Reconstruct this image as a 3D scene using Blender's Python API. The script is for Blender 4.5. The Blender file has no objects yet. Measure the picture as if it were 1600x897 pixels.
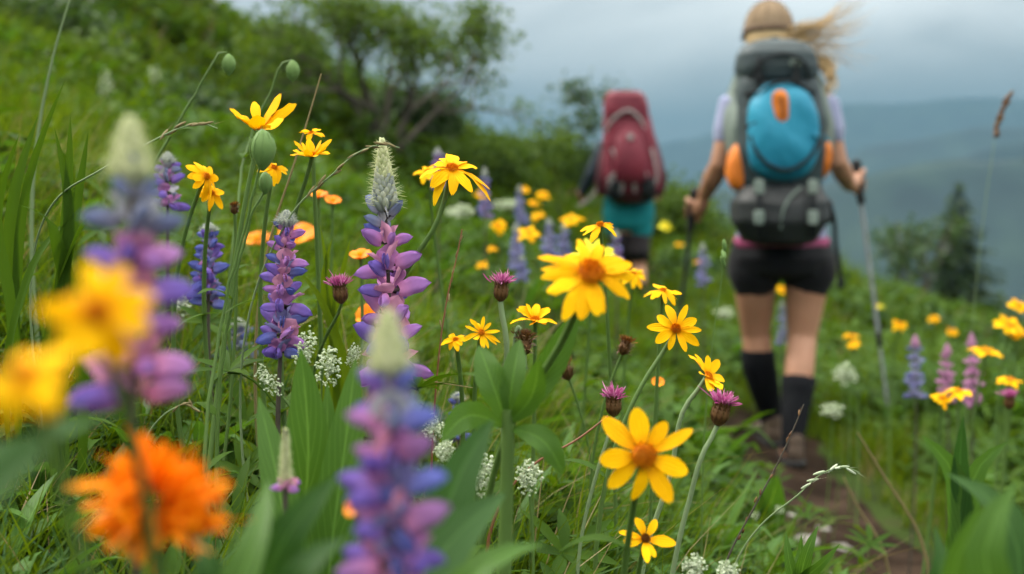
import bpy, math, random
import numpy as np
from mathutils import Vector, Matrix

random.seed(11)
rng = np.random.default_rng(11)
R = math.radians
scene = bpy.context.scene
COL = scene.collection

# ------------------------------------------------------------------ camera
FPX, CU, CV = 2000.0, 800.0, 448.5          # focal length and centre in photo pixels
PITCH = math.atan((448.5 - 290.0) / FPX)
cam_d = bpy.data.cameras.new('camera')
cam = bpy.data.objects.new('camera', cam_d)
COL.objects.link(cam)
scene.camera = cam
cam_d.sensor_width = 36.0
cam_d.lens = 36.0 * FPX / 1600.0
cam_d.clip_start = 0.01
cam_d.clip_end = 60000
cam.rotation_euler = (R(90) - PITCH, 0, 0)
cam_d.dof.use_dof = True
cam_d.dof.focus_distance = 1.2
cam_d.dof.aperture_fstop = 4.6
cam_d.dof.aperture_blades = 0
_FW = np.array([0, math.cos(PITCH), -math.sin(PITCH)])
_UP = np.array([0, math.sin(PITCH), math.cos(PITCH)])
_RT = np.array([1.0, 0, 0])


def P(u, v, Y):
    """Point at forward distance Y that the photograph shows at pixel (u, v)."""
    d = _RT * ((u - CU) / FPX) + _UP * ((CV - v) / FPX) + _FW
    return d * (Y / d[1])


# ------------------------------------------------------------------ noise and terrain
def _hash(ix, iy, seed):
    n = (ix.astype(np.int64) * 374761393 + iy.astype(np.int64) * 668265263 + seed * 974711) & 0x7fffffff
    n = ((n ^ (n >> 13)) * 1274126177) & 0x7fffffff
    return ((n ^ (n >> 16)) & 0xffff) / 65535.0


def vnoise(x, y, seed=0):
    x = np.asarray(x, float); y = np.asarray(y, float)
    ix, iy = np.floor(x), np.floor(y)
    fx, fy = x - ix, y - iy
    fx = fx * fx * (3 - 2 * fx); fy = fy * fy * (3 - 2 * fy)
    a, b = _hash(ix, iy, seed), _hash(ix + 1, iy, seed)
    c, d = _hash(ix, iy + 1, seed), _hash(ix + 1, iy + 1, seed)
    return (a * (1 - fx) + b * fx) * (1 - fy) + (c * (1 - fx) + d * fx) * fy - 0.5


def fbm(x, y, oct=5, seed=0):
    s, a = 0.0, 1.0
    for k in range(oct):
        s = s + a * vnoise(x * 2 ** k + 17.3 * k, y * 2 ** k - 9.1 * k, seed + k)
        a *= 0.5
    return s


def sp(x, k=0.6):                                            # soft ramp
    return np.logaddexp(0, np.asarray(x, float) / k) * k


def path_x(y):
    y = np.asarray(y, float)
    return 0.98 + 0.05 * np.sin(y * 1.3) + 0.04 * np.clip(y - 9, 0, 6) ** 2


def T(x, y):
    x = np.asarray(x, float); y = np.asarray(y, float)
    xc, yc = np.clip(x, -16, 16), np.clip(y, -8, 40)
    s = path_x(yc) - xc
    left = 0.39 * sp(s, .12) + 0.015 * np.clip(s, 0, 9) ** 2
    right = 0.10 * sp(-s, .12) + 0.22 * sp(-s - 1.3, .3)
    z = -1.0 + left - right + (0.10 + 0.13 / (1 + np.exp((xc - 2.4) * 2.2))) * (sp(yc - 8.6, .4) - sp(yc - 12, .4)) - (0.20 + .16 / (1 + np.exp((xc + .2) * 2))) * sp(yc - 12.4, .6)
    z = z - 0.06 * np.exp(-(s / 0.24) ** 2)
    z = z + 0.05 * fbm(xc * 1.1, yc * 1.1, 3, 3) + 0.10 * fbm(xc * .35, yc * .35, 2, 5) * np.clip(np.abs(s) - .3, 0, 1)
    r = np.hypot(x - xc, y - yc)
    far = -0.10 * r - 0.25 * sp(r - 130, 20)
    return z + np.maximum(far, -330 + 40 * fbm(x / 400, y / 400, 3, 9))


# ------------------------------------------------------------------ mesh building
WL = {}


class MB:
    def __init__(s):
        s.v, s.f, s.m, s.uv, s.n = [], [], [], [], 0

    def add(s, V, F, m=0, uv=None):
        V = np.asarray(V, float).reshape(-1, 3); F = np.asarray(F, int)
        if len(F) == 0:
            return
        s.v.append(V); s.f.append(F + s.n)
        s.m.append(np.full(len(F), m)); s.n += len(V)
        s.uv.append(np.zeros((len(V), 2)) if uv is None else np.asarray(uv, float).reshape(-1, 2))

    def grid(s, Pt, closed=False, m=0, caps=False):
        Pt = np.asarray(Pt, float); r, c, _ = Pt.shape
        i = np.arange(r * c).reshape(r, c)
        cc = np.arange(c if closed else c - 1); nx = (cc + 1) % c
        F = np.stack([i[:-1, cc], i[:-1, nx], i[1:, nx], i[1:, cc]], -1).reshape(-1, 4)
        vv, uu = np.meshgrid(np.linspace(0, 1, r), np.linspace(0, 1, c), indexing='ij')
        b = s.n
        s.add(Pt, F, m, np.stack([uu, vv], -1))
        if caps:
            for row, flip in ((0, True), (r - 1, False)):
                ce = Pt[row].mean(0)
                ring = Pt[row]
                V = np.vstack([ring, ce[None]])
                a = np.arange(c); n2 = (a + 1) % c
                Ft = np.stack([n2, a, np.full(c, c)] if flip else [a, n2, np.full(c, c)], -1)
                s.add(V, Ft, m)
        return b

    def tube(s, pts, rad, n=7, m=0, caps=True):
        pts = np.asarray(pts, float); k = len(pts)
        rad = np.broadcast_to(np.asarray(rad, float), (k,))
        tg = np.gradient(pts, axis=0); tg /= np.linalg.norm(tg, axis=1, keepdims=True) + 1e-12
        ref = np.array([0.0, 0, 1]) if abs(tg[0, 2]) < .9 else np.array([1.0, 0, 0])
        a = np.cross(tg[0], ref); a /= np.linalg.norm(a)
        rows = []
        for j in range(k):
            a = a - tg[j] * np.dot(a, tg[j]); a /= np.linalg.norm(a) + 1e-12
            b = np.cross(tg[j], a)
            th = np.linspace(0, 2 * np.pi, n, endpoint=False)
            rows.append(pts[j] + rad[j] * (np.cos(th)[:, None] * a + np.sin(th)[:, None] * b))
        s.grid(np.array(rows), True, m, caps)

    def limb(s, pts, rad, n=12, m=0):
        """closed tube with rounded ends"""
        pts = [np.asarray(p, float) for p in pts]; rad = list(rad)
        d0 = (pts[0] - pts[1]) / (np.linalg.norm(pts[0] - pts[1]) + 1e-12)
        d1 = (pts[-1] - pts[-2]) / (np.linalg.norm(pts[-1] - pts[-2]) + 1e-12)
        A = [pts[0] + d0 * rad[0] * k for k in (.95, .7)]; ra = [rad[0] * k for k in (.3, .72)]
        B = [pts[-1] + d1 * rad[-1] * k for k in (.7, .95)]; rb = [rad[-1] * k for k in (.72, .3)]
        s.tube(A + pts + B, ra + rad + rb, n, m)

    def ell(s, c, r, ax=None, nu=12, nv=8, m=0, bump=None):
        """ellipsoid with axes ax (3 rows)"""
        ax = np.eye(3) if ax is None else np.asarray(ax, float)
        th = np.linspace(0, np.pi, nv + 1); ph = np.linspace(0, 2 * np.pi, nu, endpoint=False)
        th[0] = .02; th[-1] = np.pi - .02
        X = np.sin(th)[:, None] * np.cos(ph); Y = np.sin(th)[:, None] * np.sin(ph); Z = np.repeat(np.cos(th)[:, None], nu, 1)
        L = np.stack([X * r[0], Y * r[1], Z * r[2]], -1)
        s.grid(np.asarray(c) + L @ ax, True, m, True)

    def sbox(s, c, r, ax=None, e=0.35, nu=28, nv=18, m=0, taper=0.0):
        """rounded box (superellipsoid)"""
        ax = np.eye(3) if ax is None else np.asarray(ax, float)
        f = lambda w: np.sign(w) * np.abs(w) ** e
        th = np.linspace(-np.pi / 2 + .03, np.pi / 2 - .03, nv + 1); ph = np.linspace(0, 2 * np.pi, nu, endpoint=False)
        X = f(np.cos(th))[:, None] * f(np.cos(ph)); Y = f(np.cos(th))[:, None] * f(np.sin(ph)); Z = np.repeat(f(np.sin(th))[:, None], nu, 1)
        k = 1 + taper * Z
        L = np.stack([X * r[0] * k, Y * r[1] * k, Z * r[2]], -1)
        s.grid(np.asarray(c) + L @ ax, True, m, True)

    def loft(s, rings, n=20, m=0, e=1.0, sub=1):
        """rings: (centre, rx, ry[, axx, axy])"""
        f = lambda w: np.sign(w) * np.abs(w) ** e
        th = np.linspace(0, 2 * np.pi, n, endpoint=False)
        rows = []
        for g in rings:
            c, rx, ry = np.asarray(g[0], float), g[1], g[2]
            ax = np.asarray(g[3], float) if len(g) > 3 else np.array([1.0, 0, 0])
            ay = np.asarray(g[4], float) if len(g) > 4 else np.array([0, 1.0, 0])
            rows.append(c + f(np.cos(th))[:, None] * rx * ax + f(np.sin(th))[:, None] * ry * ay)
        rows = np.array(rows)
        if sub > 1:
            k = len(rows); x = np.linspace(0, k - 1, (k - 1) * sub + 1); i = np.clip(x.astype(int), 0, k - 2); t = (x - i)[:, None, None]
            rows = rows[i] * (1 - t) + rows[i + 1] * t
        s.grid(rows, True, m, True)

    def strips(s, base, dr, L, W, droop=0.0, prof=(1, .8, .5, .05), ncol=2, fold=0.0, ref=None, dvec=(0, 0, -1), m=0, tpow=2.0):
        base = np.atleast_2d(np.asarray(base, float)); n = len(base)
        dr = np.broadcast_to(np.asarray(dr, float), (n, 3)); dr = dr / (np.linalg.norm(dr, axis=1, keepdims=True) + 1e-12)
        L = np.broadcast_to(np.asarray(L, float), (n,)); W = np.broadcast_to(np.asarray(W, float), (n,))
        droop = np.broadcast_to(np.asarray(droop, float), (n,)); dvec = np.broadcast_to(np.asarray(dvec, float), (n, 3))
        k = len(prof); t = np.linspace(0, 1, k); prof = np.asarray(prof, float)
        if ref is None:
            ref = rng.normal(size=(n, 3))
        ref = np.broadcast_to(np.asarray(ref, float), (n, 3))
        side = np.cross(dr, ref); side /= np.linalg.norm(side, axis=1, keepdims=True) + 1e-12
        nrm = np.cross(side, dr)
        C = base[:, None] + dr[:, None] * (L[:, None] * t)[..., None] + dvec[:, None] * ((droop * L)[:, None] * t ** tpow)[..., None]
        cs = np.linspace(-1, 1, ncol)
        V = C[:, :, None] + (side[:, None, None] * (W[:, None, None] * .5 * prof[None, :, None] * cs[None, None])[..., None]) \
            + nrm[:, None, None] * (W[:, None, None] * fold * prof[None, :, None] * np.abs(cs)[None, None])[..., None]
        i = np.arange(n * k * ncol).reshape(n, k, ncol)
        F = np.stack([i[:, :-1, :-1], i[:, :-1, 1:], i[:, 1:, 1:], i[:, 1:, :-1]], -1).reshape(-1, 4)
        uv = np.empty((n, k, ncol, 2)); uv[..., 0] = (cs * .5 + .5)[None, None]; uv[..., 1] = t[None, :, None]
        s.add(V, F, m, uv)

    def crumple(s, amp, sc, seed=0):
        """sagging, creased cloth"""
        for V in s.v:
            q = V * sc
            n1 = fbm(q[:, 0] + .6 * q[:, 2] + seed, q[:, 2] * .6 + q[:, 1], 3, seed); n2 = fbm(q[:, 2] * 1.7 + seed, q[:, 0] * .5 + q[:, 1], 3, seed + 5)
            V[:, 1] += amp * n1; V[:, 0] += amp * .6 * n2; V[:, 2] += amp * .4 * n1
        return s

    def mesh(s, name, mats, origin=(0, 0, 0), smooth=True):
        me = bpy.data.meshes.new(name)
        if not s.v:
            return me
        V = np.vstack(s.v) - np.asarray(origin)
        tot = np.concatenate([np.full(len(f), f.shape[1]) for f in s.f])
        idx = np.concatenate([f.ravel() for f in s.f])
        st = np.concatenate([[0], np.cumsum(tot)[:-1]])
        me.vertices.add(len(V)); me.vertices.foreach_set('co', V.ravel().astype(np.float32))
        me.loops.add(len(idx)); me.loops.foreach_set('vertex_index', idx.astype(np.int32))
        me.polygons.add(len(tot)); me.polygons.foreach_set('loop_start', st.astype(np.int32))
        me.polygons.foreach_set('material_index', np.concatenate(s.m).astype(np.int32))
        me.polygons.foreach_set('use_smooth', np.full(len(tot), smooth))
        uvl = me.uv_layers.new(name='UVMap')
        uvl.data.foreach_set('uv', np.vstack(s.uv)[idx].ravel().astype(np.float32))
        for mt in (mats if isinstance(mats, (list, tuple)) else [mats]):
            me.materials.append(mt)
        me.update(calc_edges=True)
        return me

    def build(s, name, mats, parent=None, origin=None, smooth=True):
        """ONE mesh object; parts keep the origin of the thing they belong to"""
        if parent is not None:
            origin = WL[parent.name]
        elif origin is None:
            origin = np.zeros(3)
        o = bpy.data.objects.new(name, s.mesh(name, mats, origin, smooth))
        COL.objects.link(o)
        if parent is not None:
            o.parent = parent
        else:
            o.location = Vector(origin)
        WL[o.name] = np.asarray(origin, float)
        return o


def tag(o, label=None, cat=None, group=None, kind=None):
    for k, v in (('label', label), ('category', cat), ('group', group), ('kind', kind)):
        if v:
            o[k] = v
    return o


def thing(name, loc, label, cat, group=None):
    o = bpy.data.objects.new(name, None)
    o.empty_display_size = .02
    COL.objects.link(o); o.location = Vector(loc)
    WL[o.name] = np.asarray(loc, float)
    return tag(o, label, cat, group)


def fuse(mb, voxel, mats, name, parent, it=4, fac=.5):
    """weld overlapping closed shapes into one continuous surface"""
    me = mb.mesh(name + '_source', mats)
    t = bpy.data.objects.new(name + '_source', me); COL.objects.link(t)
    a = t.modifiers.new('r', 'REMESH'); a.mode = 'VOXEL'; a.voxel_size = voxel; a.use_smooth_shade = True
    b = t.modifiers.new('s', 'SMOOTH'); b.iterations = it; b.factor = fac
    dg = bpy.context.evaluated_depsgraph_get(); dg.update()
    out = bpy.data.meshes.new_from_object(t.evaluated_get(dg))
    bpy.data.objects.remove(t); bpy.data.meshes.remove(me)
    out.name = name
    org = WL[parent.name]
    out.transform(Matrix.Translation(-Vector(org)))
    if len(out.materials) == 0:
        out.materials.append(mats[0] if isinstance(mats, (list, tuple)) else mats)
    o = bpy.data.objects.new(name, out); COL.objects.link(o); o.parent = parent
    WL[o.name] = org
    return o


def bez(p0, p1, p2, n=10):
    t = np.linspace(0, 1, n)[:, None]
    return (1 - t) ** 2 * np.asarray(p0) + 2 * t * (1 - t) * np.asarray(p1) + t * t * np.asarray(p2)


def spline(pts, n=24):
    """smooth curve through points at uneven spacing (chord-length tangents, so it never overshoots)"""
    p = np.asarray(pts, float)
    h = np.maximum(np.linalg.norm(np.diff(p, axis=0), axis=1), 1e-6)
    sl = np.diff(p, axis=0) / h[:, None]
    if len(p) == 2:
        return p[0] + (p[1] - p[0]) * np.linspace(0, 1, n)[:, None]
    mt = np.empty_like(p)
    mt[1:-1] = (sl[1:] * h[:-1, None] + sl[:-1] * h[1:, None]) / (h[1:] + h[:-1])[:, None]
    mt[0] = 1.5 * sl[0] - .5 * mt[1]; mt[-1] = 1.5 * sl[-1] - .5 * mt[-2]
    cum = np.concatenate([[0], np.cumsum(h)]); out = []
    q = np.linspace(0, 1, n)
    w = .5 * q * cum[-1] + .5 * np.interp(q, np.linspace(0, 1, len(p)), cum)
    for x in w:
        i = min(len(h) - 1, int(np.searchsorted(cum, x, 'right') - 1)); t = (x - cum[i]) / h[i]
        out.append((2 * t ** 3 - 3 * t * t + 1) * p[i] + (t ** 3 - 2 * t * t + t) * h[i] * mt[i] + (3 * t * t - 2 * t ** 3) * p[i + 1] + (t ** 3 - t * t) * h[i] * mt[i + 1])
    return np.array(out)


def unit(v):
    v = np.asarray(v, float)
    return v / (np.linalg.norm(v) + 1e-12)


def basis(n):
    n = unit(n)
    a = unit(np.cross(n, [0, 0, 1] if abs(n[2]) < .9 else [1, 0, 0]))
    return a, np.cross(n, a), n


# ------------------------------------------------------------------ materials
def _mat(name):
    m = bpy.data.materials.new(name); m.use_nodes = True
    nt = m.node_tree; nt.nodes.clear()
    return m, nt, nt.nodes.new('ShaderNodeOutputMaterial')


def ramp(nt, cols, pos=None):
    n = nt.nodes.new('ShaderNodeValToRGB'); e = n.color_ramp.elements
    pos = pos or [i / (len(cols) - 1) for i in range(len(cols))]
    while len(e) < len(cols):
        e.new(.5)
    for i, c in enumerate(cols):
        e[i].position = pos[i]; e[i].color = (*c, 1)
    return n


def leafy(name, cols, trans=.35, rough=.5, spec=.3, noise=7.0, veins=False, tcol=(1.25, 1.15, .5), namt=.35, vcol=None, along=None, ridges=0):
    """thin plant tissue: own colour varies from blade to blade and across it"""
    m, nt, out = _mat(name); N = nt.nodes; Lk = nt.links
    geo = N.new('ShaderNodeNewGeometry'); tc = N.new('ShaderNodeTexCoord')
    nz = N.new('ShaderNodeTexNoise'); nz.inputs['Scale'].default_value = noise; nz.inputs['Detail'].default_value = 3
    Lk.new(tc.outputs['Object'], nz.inputs['Vector'])
    mx = N.new('ShaderNodeMix'); mx.data_type = 'FLOAT'; mx.inputs[0].default_value = namt
    Lk.new(geo.outputs['Random Per Island'], mx.inputs[2]); Lk.new(nz.outputs['Fac'], mx.inputs[3])
    rp = ramp(nt, cols); Lk.new(mx.outputs[0], rp.inputs[0])
    col = rp.outputs[0]
    uvn = N.new('ShaderNodeUVMap'); sx = N.new('ShaderNodeSeparateXYZ'); Lk.new(uvn.outputs[0], sx.inputs[0])
    if along is not None:                                     # base-to-tip colour of petals
        rr = ramp(nt, along[0], along[1]); Lk.new(sx.outputs[1], rr.inputs[0])
        mm = N.new('ShaderNodeMix'); mm.data_type = 'RGBA'; mm.blend_type = 'MULTIPLY'; mm.inputs[0].default_value = 1
        Lk.new(col, mm.inputs[6]); Lk.new(rr.outputs[0], mm.inputs[7]); col = mm.outputs[2]
    bumpsrc = None
    if veins:
        ab = N.new('ShaderNodeMath'); ab.operation = 'SUBTRACT'; ab.inputs[1].default_value = .5; Lk.new(sx.outputs[0], ab.inputs[0])
        aa = N.new('ShaderNodeMath'); aa.operation = 'ABSOLUTE'; Lk.new(ab.outputs[0], aa.inputs[0])
        a2 = N.new('ShaderNodeMath'); a2.operation = 'MULTIPLY_ADD'; a2.inputs[1].default_value = -.55; Lk.new(aa.outputs[0], a2.inputs[0]); Lk.new(sx.outputs[1], a2.inputs[2])
        fr = N.new('ShaderNodeMath'); fr.operation = 'MULTIPLY'; fr.inputs[1].default_value = 75; Lk.new(a2.outputs[0], fr.inputs[0])
        sn = N.new('ShaderNodeMath'); sn.operation = 'SINE'; Lk.new(fr.outputs[0], sn.inputs[0])
        r1 = ramp(nt, [(0, 0, 0), (0, 0, 0), (.5, .5, .5)], [0, .86, 1]); 
        sh = N.new('ShaderNodeMath'); sh.operation = 'MULTIPLY_ADD'; sh.inputs[1].default_value = .5; sh.inputs[2].default_value = .5; Lk.new(sn.outputs[0], sh.inputs[0]); Lk.new(sh.outputs[0], r1.inputs[0])
        r2 = ramp(nt, [(1, 1, 1), (0, 0, 0)], [.015, .045]); Lk.new(aa.outputs[0], r2.inputs[0])
        ad = N.new('ShaderNodeMix'); ad.data_type = 'RGBA'; ad.blend_type = 'LIGHTEN'; ad.inputs[0].default_value = 1
        Lk.new(r1.outputs[0], ad.inputs[6]); Lk.new(r2.outputs[0], ad.inputs[7])
        mv = N.new('ShaderNodeMix'); mv.data_type = 'RGBA'; Lk.new(ad.outputs[2], mv.inputs[0]); Lk.new(col, mv.inputs[6])
        vc = vcol or tuple(min(1, c * 1.7 + .02) for c in cols[-1]); mv.inputs[7].default_value = (*vc, 1)
        sc = N.new('ShaderNodeMath'); sc.operation = 'MULTIPLY'; sc.inputs[1].default_value = .55; Lk.new(ad.outputs[2], sc.inputs[0]); Lk.new(sc.outputs[0], mv.inputs[0])
        col = mv.outputs[2]; bumpsrc = ad.outputs[2]
    pb = N.new('ShaderNodeBsdfPrincipled'); pb.inputs['Roughness'].default_value = rough; pb.inputs['Specular IOR Level'].default_value = spec
    Lk.new(col, pb.inputs['Base Color'])
    if ridges:
        rm = N.new('ShaderNodeMath'); rm.operation = 'MULTIPLY'; rm.inputs[1].default_value = ridges; Lk.new(sx.outputs[0], rm.inputs[0])
        rn = N.new('ShaderNodeMath'); rn.operation = 'SINE'; Lk.new(rm.outputs[0], rn.inputs[0])
        bp = N.new('ShaderNodeBump'); bp.inputs['Strength'].default_value = .32; bp.inputs['Distance'].default_value = .0006
        Lk.new(rn.outputs[0], bp.inputs['Height']); Lk.new(bp.outputs[0], pb.inputs['Normal'])
    if bumpsrc is not None:
        bp = N.new('ShaderNodeBump'); bp.inputs['Strength'].default_value = .35; bp.inputs['Distance'].default_value = .002; bp.invert = True
        Lk.new(bumpsrc, bp.inputs['Height']); Lk.new(bp.outputs[0], pb.inputs['Normal'])
    tl = N.new('ShaderNodeBsdfTranslucent')
    tm = N.new('ShaderNodeMix'); tm.data_type = 'RGBA'; tm.blend_type = 'MULTIPLY'; tm.inputs[0].default_value = 1; tm.inputs[7].default_value = (*tcol, 1)
    Lk.new(col, tm.inputs[6]); Lk.new(tm.outputs[2], tl.inputs[0])
    ms = N.new('ShaderNodeMixShader'); ms.inputs[0].default_value = trans
    Lk.new(pb.outputs[0], ms.inputs[1]); Lk.new(tl.outputs[0], ms.inputs[2]); Lk.new(ms.outputs[0], out.inputs[0])
    return m


def solid(name, cols, scale=8.0, rough=.7, bump=.0, bscale=60.0, spec=.3, weave=False, sheen=0.0, sss=0.0, pos=None):
    """opaque material: two or more tones broken up by noise, with a fine bump"""
    m, nt, out = _mat(name); N = nt.nodes; Lk = nt.links
    tc = N.new('ShaderNodeTexCoord')
    nz = N.new('ShaderNodeTexNoise'); nz.inputs['Scale'].default_value = scale; nz.inputs['Detail'].default_value = 5
    Lk.new(tc.outputs['Object'], nz.inputs['Vector'])
    rp = ramp(nt, cols, pos or [.3 + .4 * i / max(1, len(cols) - 1) for i in range(len(cols))]); Lk.new(nz.outputs['Fac'], rp.inputs[0])
    pb = N.new('ShaderNodeBsdfPrincipled'); pb.inputs['Roughness'].default_value = rough; pb.inputs['Specular IOR Level'].default_value = spec
    pb.inputs['Sheen Weight'].default_value = sheen
    if sss:
        pb.inputs['Subsurface Weight'].default_value = sss; pb.inputs['Subsurface Radius'].default_value = (.01, .004, .002)
    Lk.new(rp.outputs[0], pb.inputs['Base Color'])
    if bump:
        if weave:
            b = N.new('ShaderNodeTexWave'); b.inputs['Scale'].default_value = bscale; b.inputs['Distortion'].default_value = 1.5
        else:
            b = N.new('ShaderNodeTexNoise'); b.inputs['Scale'].default_value = bscale; b.inputs['Detail'].default_value = 6
        Lk.new(tc.outputs['Object'], b.inputs['Vector'])
        bp = N.new('ShaderNodeBump'); bp.inputs['Strength'].default_value = bump; bp.inputs['Distance'].default_value = .01
        Lk.new(b.outputs['Fac'], bp.inputs['Height']); Lk.new(bp.outputs[0], pb.inputs['Normal'])
    Lk.new(pb.outputs[0], out.inputs[0])
    return m


M = {}
M['grass'] = leafy('grass_blade', [(.012, .030, .003), (.052, .098, .004), (.100, .165, .006), (.155, .21, .012)], .44, .65, .09, .9, namt=.62, tcol=(1.4, 1.2, .35))
M['grass_dry'] = leafy('dry_grass', [(.16, .12, .05), (.28, .23, .11)], .25, .6)
M['herb'] = leafy('herb_leaf', [(.014, .040, .004), (.038, .088, .006), (.084, .146, .009)], .42, .6, .10, 2.0, namt=.5, tcol=(1.4, 1.2, .35))
M['bluegreen'] = leafy('bluish_leaf', [(.020, .058, .016), (.040, .095, .026), (.072, .135, .038)], .34, .6, .14, 3.0)
M['broad'] = leafy('broad_leaf', [(.034, .098, .012), (.066, .145, .018)], .40, .5, .18, 9.0, veins=True, namt=.6)
M['broad_dark'] = leafy('dark_broad_leaf', [(.014, .055, .008), (.030, .085, .012)], .36, .5, .18, 9.0, veins=True, namt=.6)
M['stem'] = leafy('green_stem', [(.060, .115, .022), (.095, .165, .040)], .12, .5, .3, 20)
M['stem_pale'] = leafy('pale_hairy_stem', [(.13, .19, .085), (.20, .27, .14)], .12, .65, .2, 30)
M['stem_red'] = leafy('reddish_stem', [(.16, .06, .03), (.24, .10, .05)], .1, .5, .3, 20)
M['stem_dark'] = leafy('dark_lupin_stem', [(.040, .030, .030), (.075, .065, .045)], .08, .55, .3, 20)
M['yellow'] = leafy('yellow_petal', [(.76, .36, .002), (.86, .47, .002), (.88, .53, .003)], .28, .65, .06, 30, tcol=(1.05, .95, .6), along=([(.78, .50, .4), (1, .93, .9), (1, 1, 1)], [0, .34, 1]), ridges=30)
M['yellow_pale'] = leafy('lemon_petal', [(.60, .55, .01), (.72, .66, .02)], .28, .5, .2, 30, tcol=(1, 1, .6))
M['disc'] = leafy('orange_disc', [(.36, .085, .003), (.70, .22, .004), (.86, .44, .01)], .1, .6, .2, 120, tcol=(1, .9, .6))
M['disc_brown'] = leafy('brown_disc', [(.09, .028, .006), (.16, .06, .010), (.33, .13, .012)], .05, .7, .2, 120)
M['orange'] = leafy('orange_petal', [(.84, .19, .003), (.90, .26, .004), (.92, .34, .006)], .3, .5, .2, 30, tcol=(1.05, .9, .5))
M['bud_green'] = leafy('green_bud', [(.10, .19, .05), (.17, .27, .09)], .2, .6, .2, 30)
M['white'] = leafy('white_floret', [(.30, .38, .22), (.50, .57, .40), (.68, .73, .60)], .25, .55, .2, 200, tcol=(1, 1, .85), namt=.2)
M['knap'] = leafy('magenta_floret', [(.30, .03, .14), (.45, .10, .28), (.62, .32, .46)], .25, .5, .2, 200, tcol=(1, .9, 1), namt=.2)
M['bract'] = leafy('brown_bract', [(.055, .022, .010), (.11, .05, .018), (.17, .10, .035)], .08, .6, .3, 120, namt=.3)
M['pink'] = leafy('pink_floret', [(.50, .22, .42), (.62, .36, .52)], .3, .5, .2, 60, tcol=(1, .9, 1))
M['fuzz'] = leafy('pale_fuzzy_bud', [(.36, .41, .20), (.54, .57, .33), (.70, .70, .48)], .25, .7, .15, 200, tcol=(1, 1, .8), namt=.2)
M['fuzz_blue'] = leafy('slate_fuzzy_bud', [(.20, .23, .24), (.34, .37, .33), (.50, .52, .42)], .2, .7, .15, 200, tcol=(1, 1, 1), namt=.2)
M['bark'] = solid('grey_bark', [(.045, .038, .030), (.11, .095, .075)], 14, .9, .6, 40)
M['crown'] = leafy('shrub_leaf', [(.026, .058, .010), (.058, .108, .016), (.105, .170, .028)], .45, .6, .14, 1.5)
M['crown_dark'] = leafy('dark_shrub_leaf', [(.018, .045, .014), (.035, .075, .02), (.06, .11, .03)], .35, .5, .3, 1.5)
M['needle'] = leafy('fir_needle', [(.010, .028, .010), (.020, .045, .014), (.045, .085, .022)], .15, .55, .25, .6)
M['stone'] = solid('lichen_stone', [(.10, .09, .08), (.20, .19, .17), (.32, .30, .27)], 9, .9, .7, 30)


def lup(name, wing, ban):
    return (leafy(name + '_wing', [tuple(c * .75 for c in wing), wing, tuple(min(1, c * 1.3) for c in wing)],   .28, .6, .12, 3.5, tcol=(1, 1, 1.1), namt=.6, ridges=14, along=([(1.9, 1.5, 1.1), (1.15, 1.05, 1), (.9, .9, .95)], [0, .45, 1])),
            leafy(name + '_banner', [tuple(c * .75 for c in ban), ban, tuple(min(1, c * 1.25) for c in ban)], .28, .6, .12, 3.5, tcol=(1, 1, 1.1), namt=.5))


LUPM = {'violet': lup('violet', (.185, .125, .46), (.52, .22, .48)), 'blue': lup('blue', (.110, .135, .42), (.26, .24, .48)),
        'pinkish': lup('pinkish', (.36, .18, .48), (.70, .32, .48)), 'slate': lup('slate', (.17, .21, .36), (.42, .42, .46)),
        'rose': lup('rose', (.40, .20, .46), (.74, .30, .42)), 'pale': lup('pale', (.20, .22, .46), (.34, .34, .50)), 'lilac': lup('lilac', (.26, .20, .46), (.42, .26, .48))}
# ------------------------------------------------------------------ sky and light
SUN_EL, SUN_AZ = R(44), R(-62)              # azimuth from +Y towards +X
w = bpy.data.worlds.new('World'); scene.world = w; w.use_nodes = True
nt = w.node_tree; nt.nodes.clear(); N = nt.nodes; Lk = nt.links
wo = N.new('ShaderNodeOutputWorld'); bg = N.new('ShaderNodeBackground'); bg.inputs[1].default_value = .1
sky = N.new('ShaderNodeTexSky'); sky.sky_type = 'NISHITA'; sky.sun_disc = False
sky.sun_elevation = SUN_EL; sky.sun_rotation = SUN_AZ; sky.air_density = 1.2; sky.dust_density = 2.0
tc = N.new('ShaderNodeTexCoord')
mp = N.new('ShaderNodeMapping'); mp.inputs['Scale'].default_value = (1.0, 1.0, 3.2); mp.inputs['Location'].default_value = (-.6, 1.4, .58)
Lk.new(tc.outputs['Generated'], mp.inputs[0])
nz = N.new('ShaderNodeTexNoise'); nz.inputs['Scale'].default_value = 3.2; nz.inputs['Detail'].default_value = 5; nz.inputs['Roughness'].default_value = .5; nz.inputs['Distortion'].default_value = .35
Lk.new(mp.outputs[0], nz.inputs['Vector'])
cl = ramp(nt, [(3.3, 3.34, 3.3), (4.0, 4.03, 3.95), (6.6, 6.6, 6.4)], [.34, .50, .70]); Lk.new(nz.outputs['Fac'], cl.inputs[0])
sx = N.new('ShaderNodeSeparateXYZ'); Lk.new(tc.outputs['Generated'], sx.inputs[0])
el = N.new('ShaderNodeMapRange'); el.inputs[1].default_value = .14; el.inputs[2].default_value = .9; el.inputs[3].default_value = 1.12; el.inputs[4].default_value = 4.2
Lk.new(sx.outputs[2], el.inputs[0])         # an overcast sky is brightest overhead
vm = N.new('ShaderNodeVectorMath'); vm.operation = 'SCALE'; warm = N.new('ShaderNodeMix'); warm.data_type = 'RGBA'; warm.inputs[7].default_value = (4.5, 4.35, 3.9, 1)
wf = N.new('ShaderNodeMapRange'); wf.inputs[1].default_value = .2; wf.inputs[2].default_value = .7; wf.inputs[4].default_value = .8
Lk.new(sx.outputs[2], wf.inputs[0]); Lk.new(wf.outputs[0], warm.inputs[0]); Lk.new(cl.outputs[0], warm.inputs[6])
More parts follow.
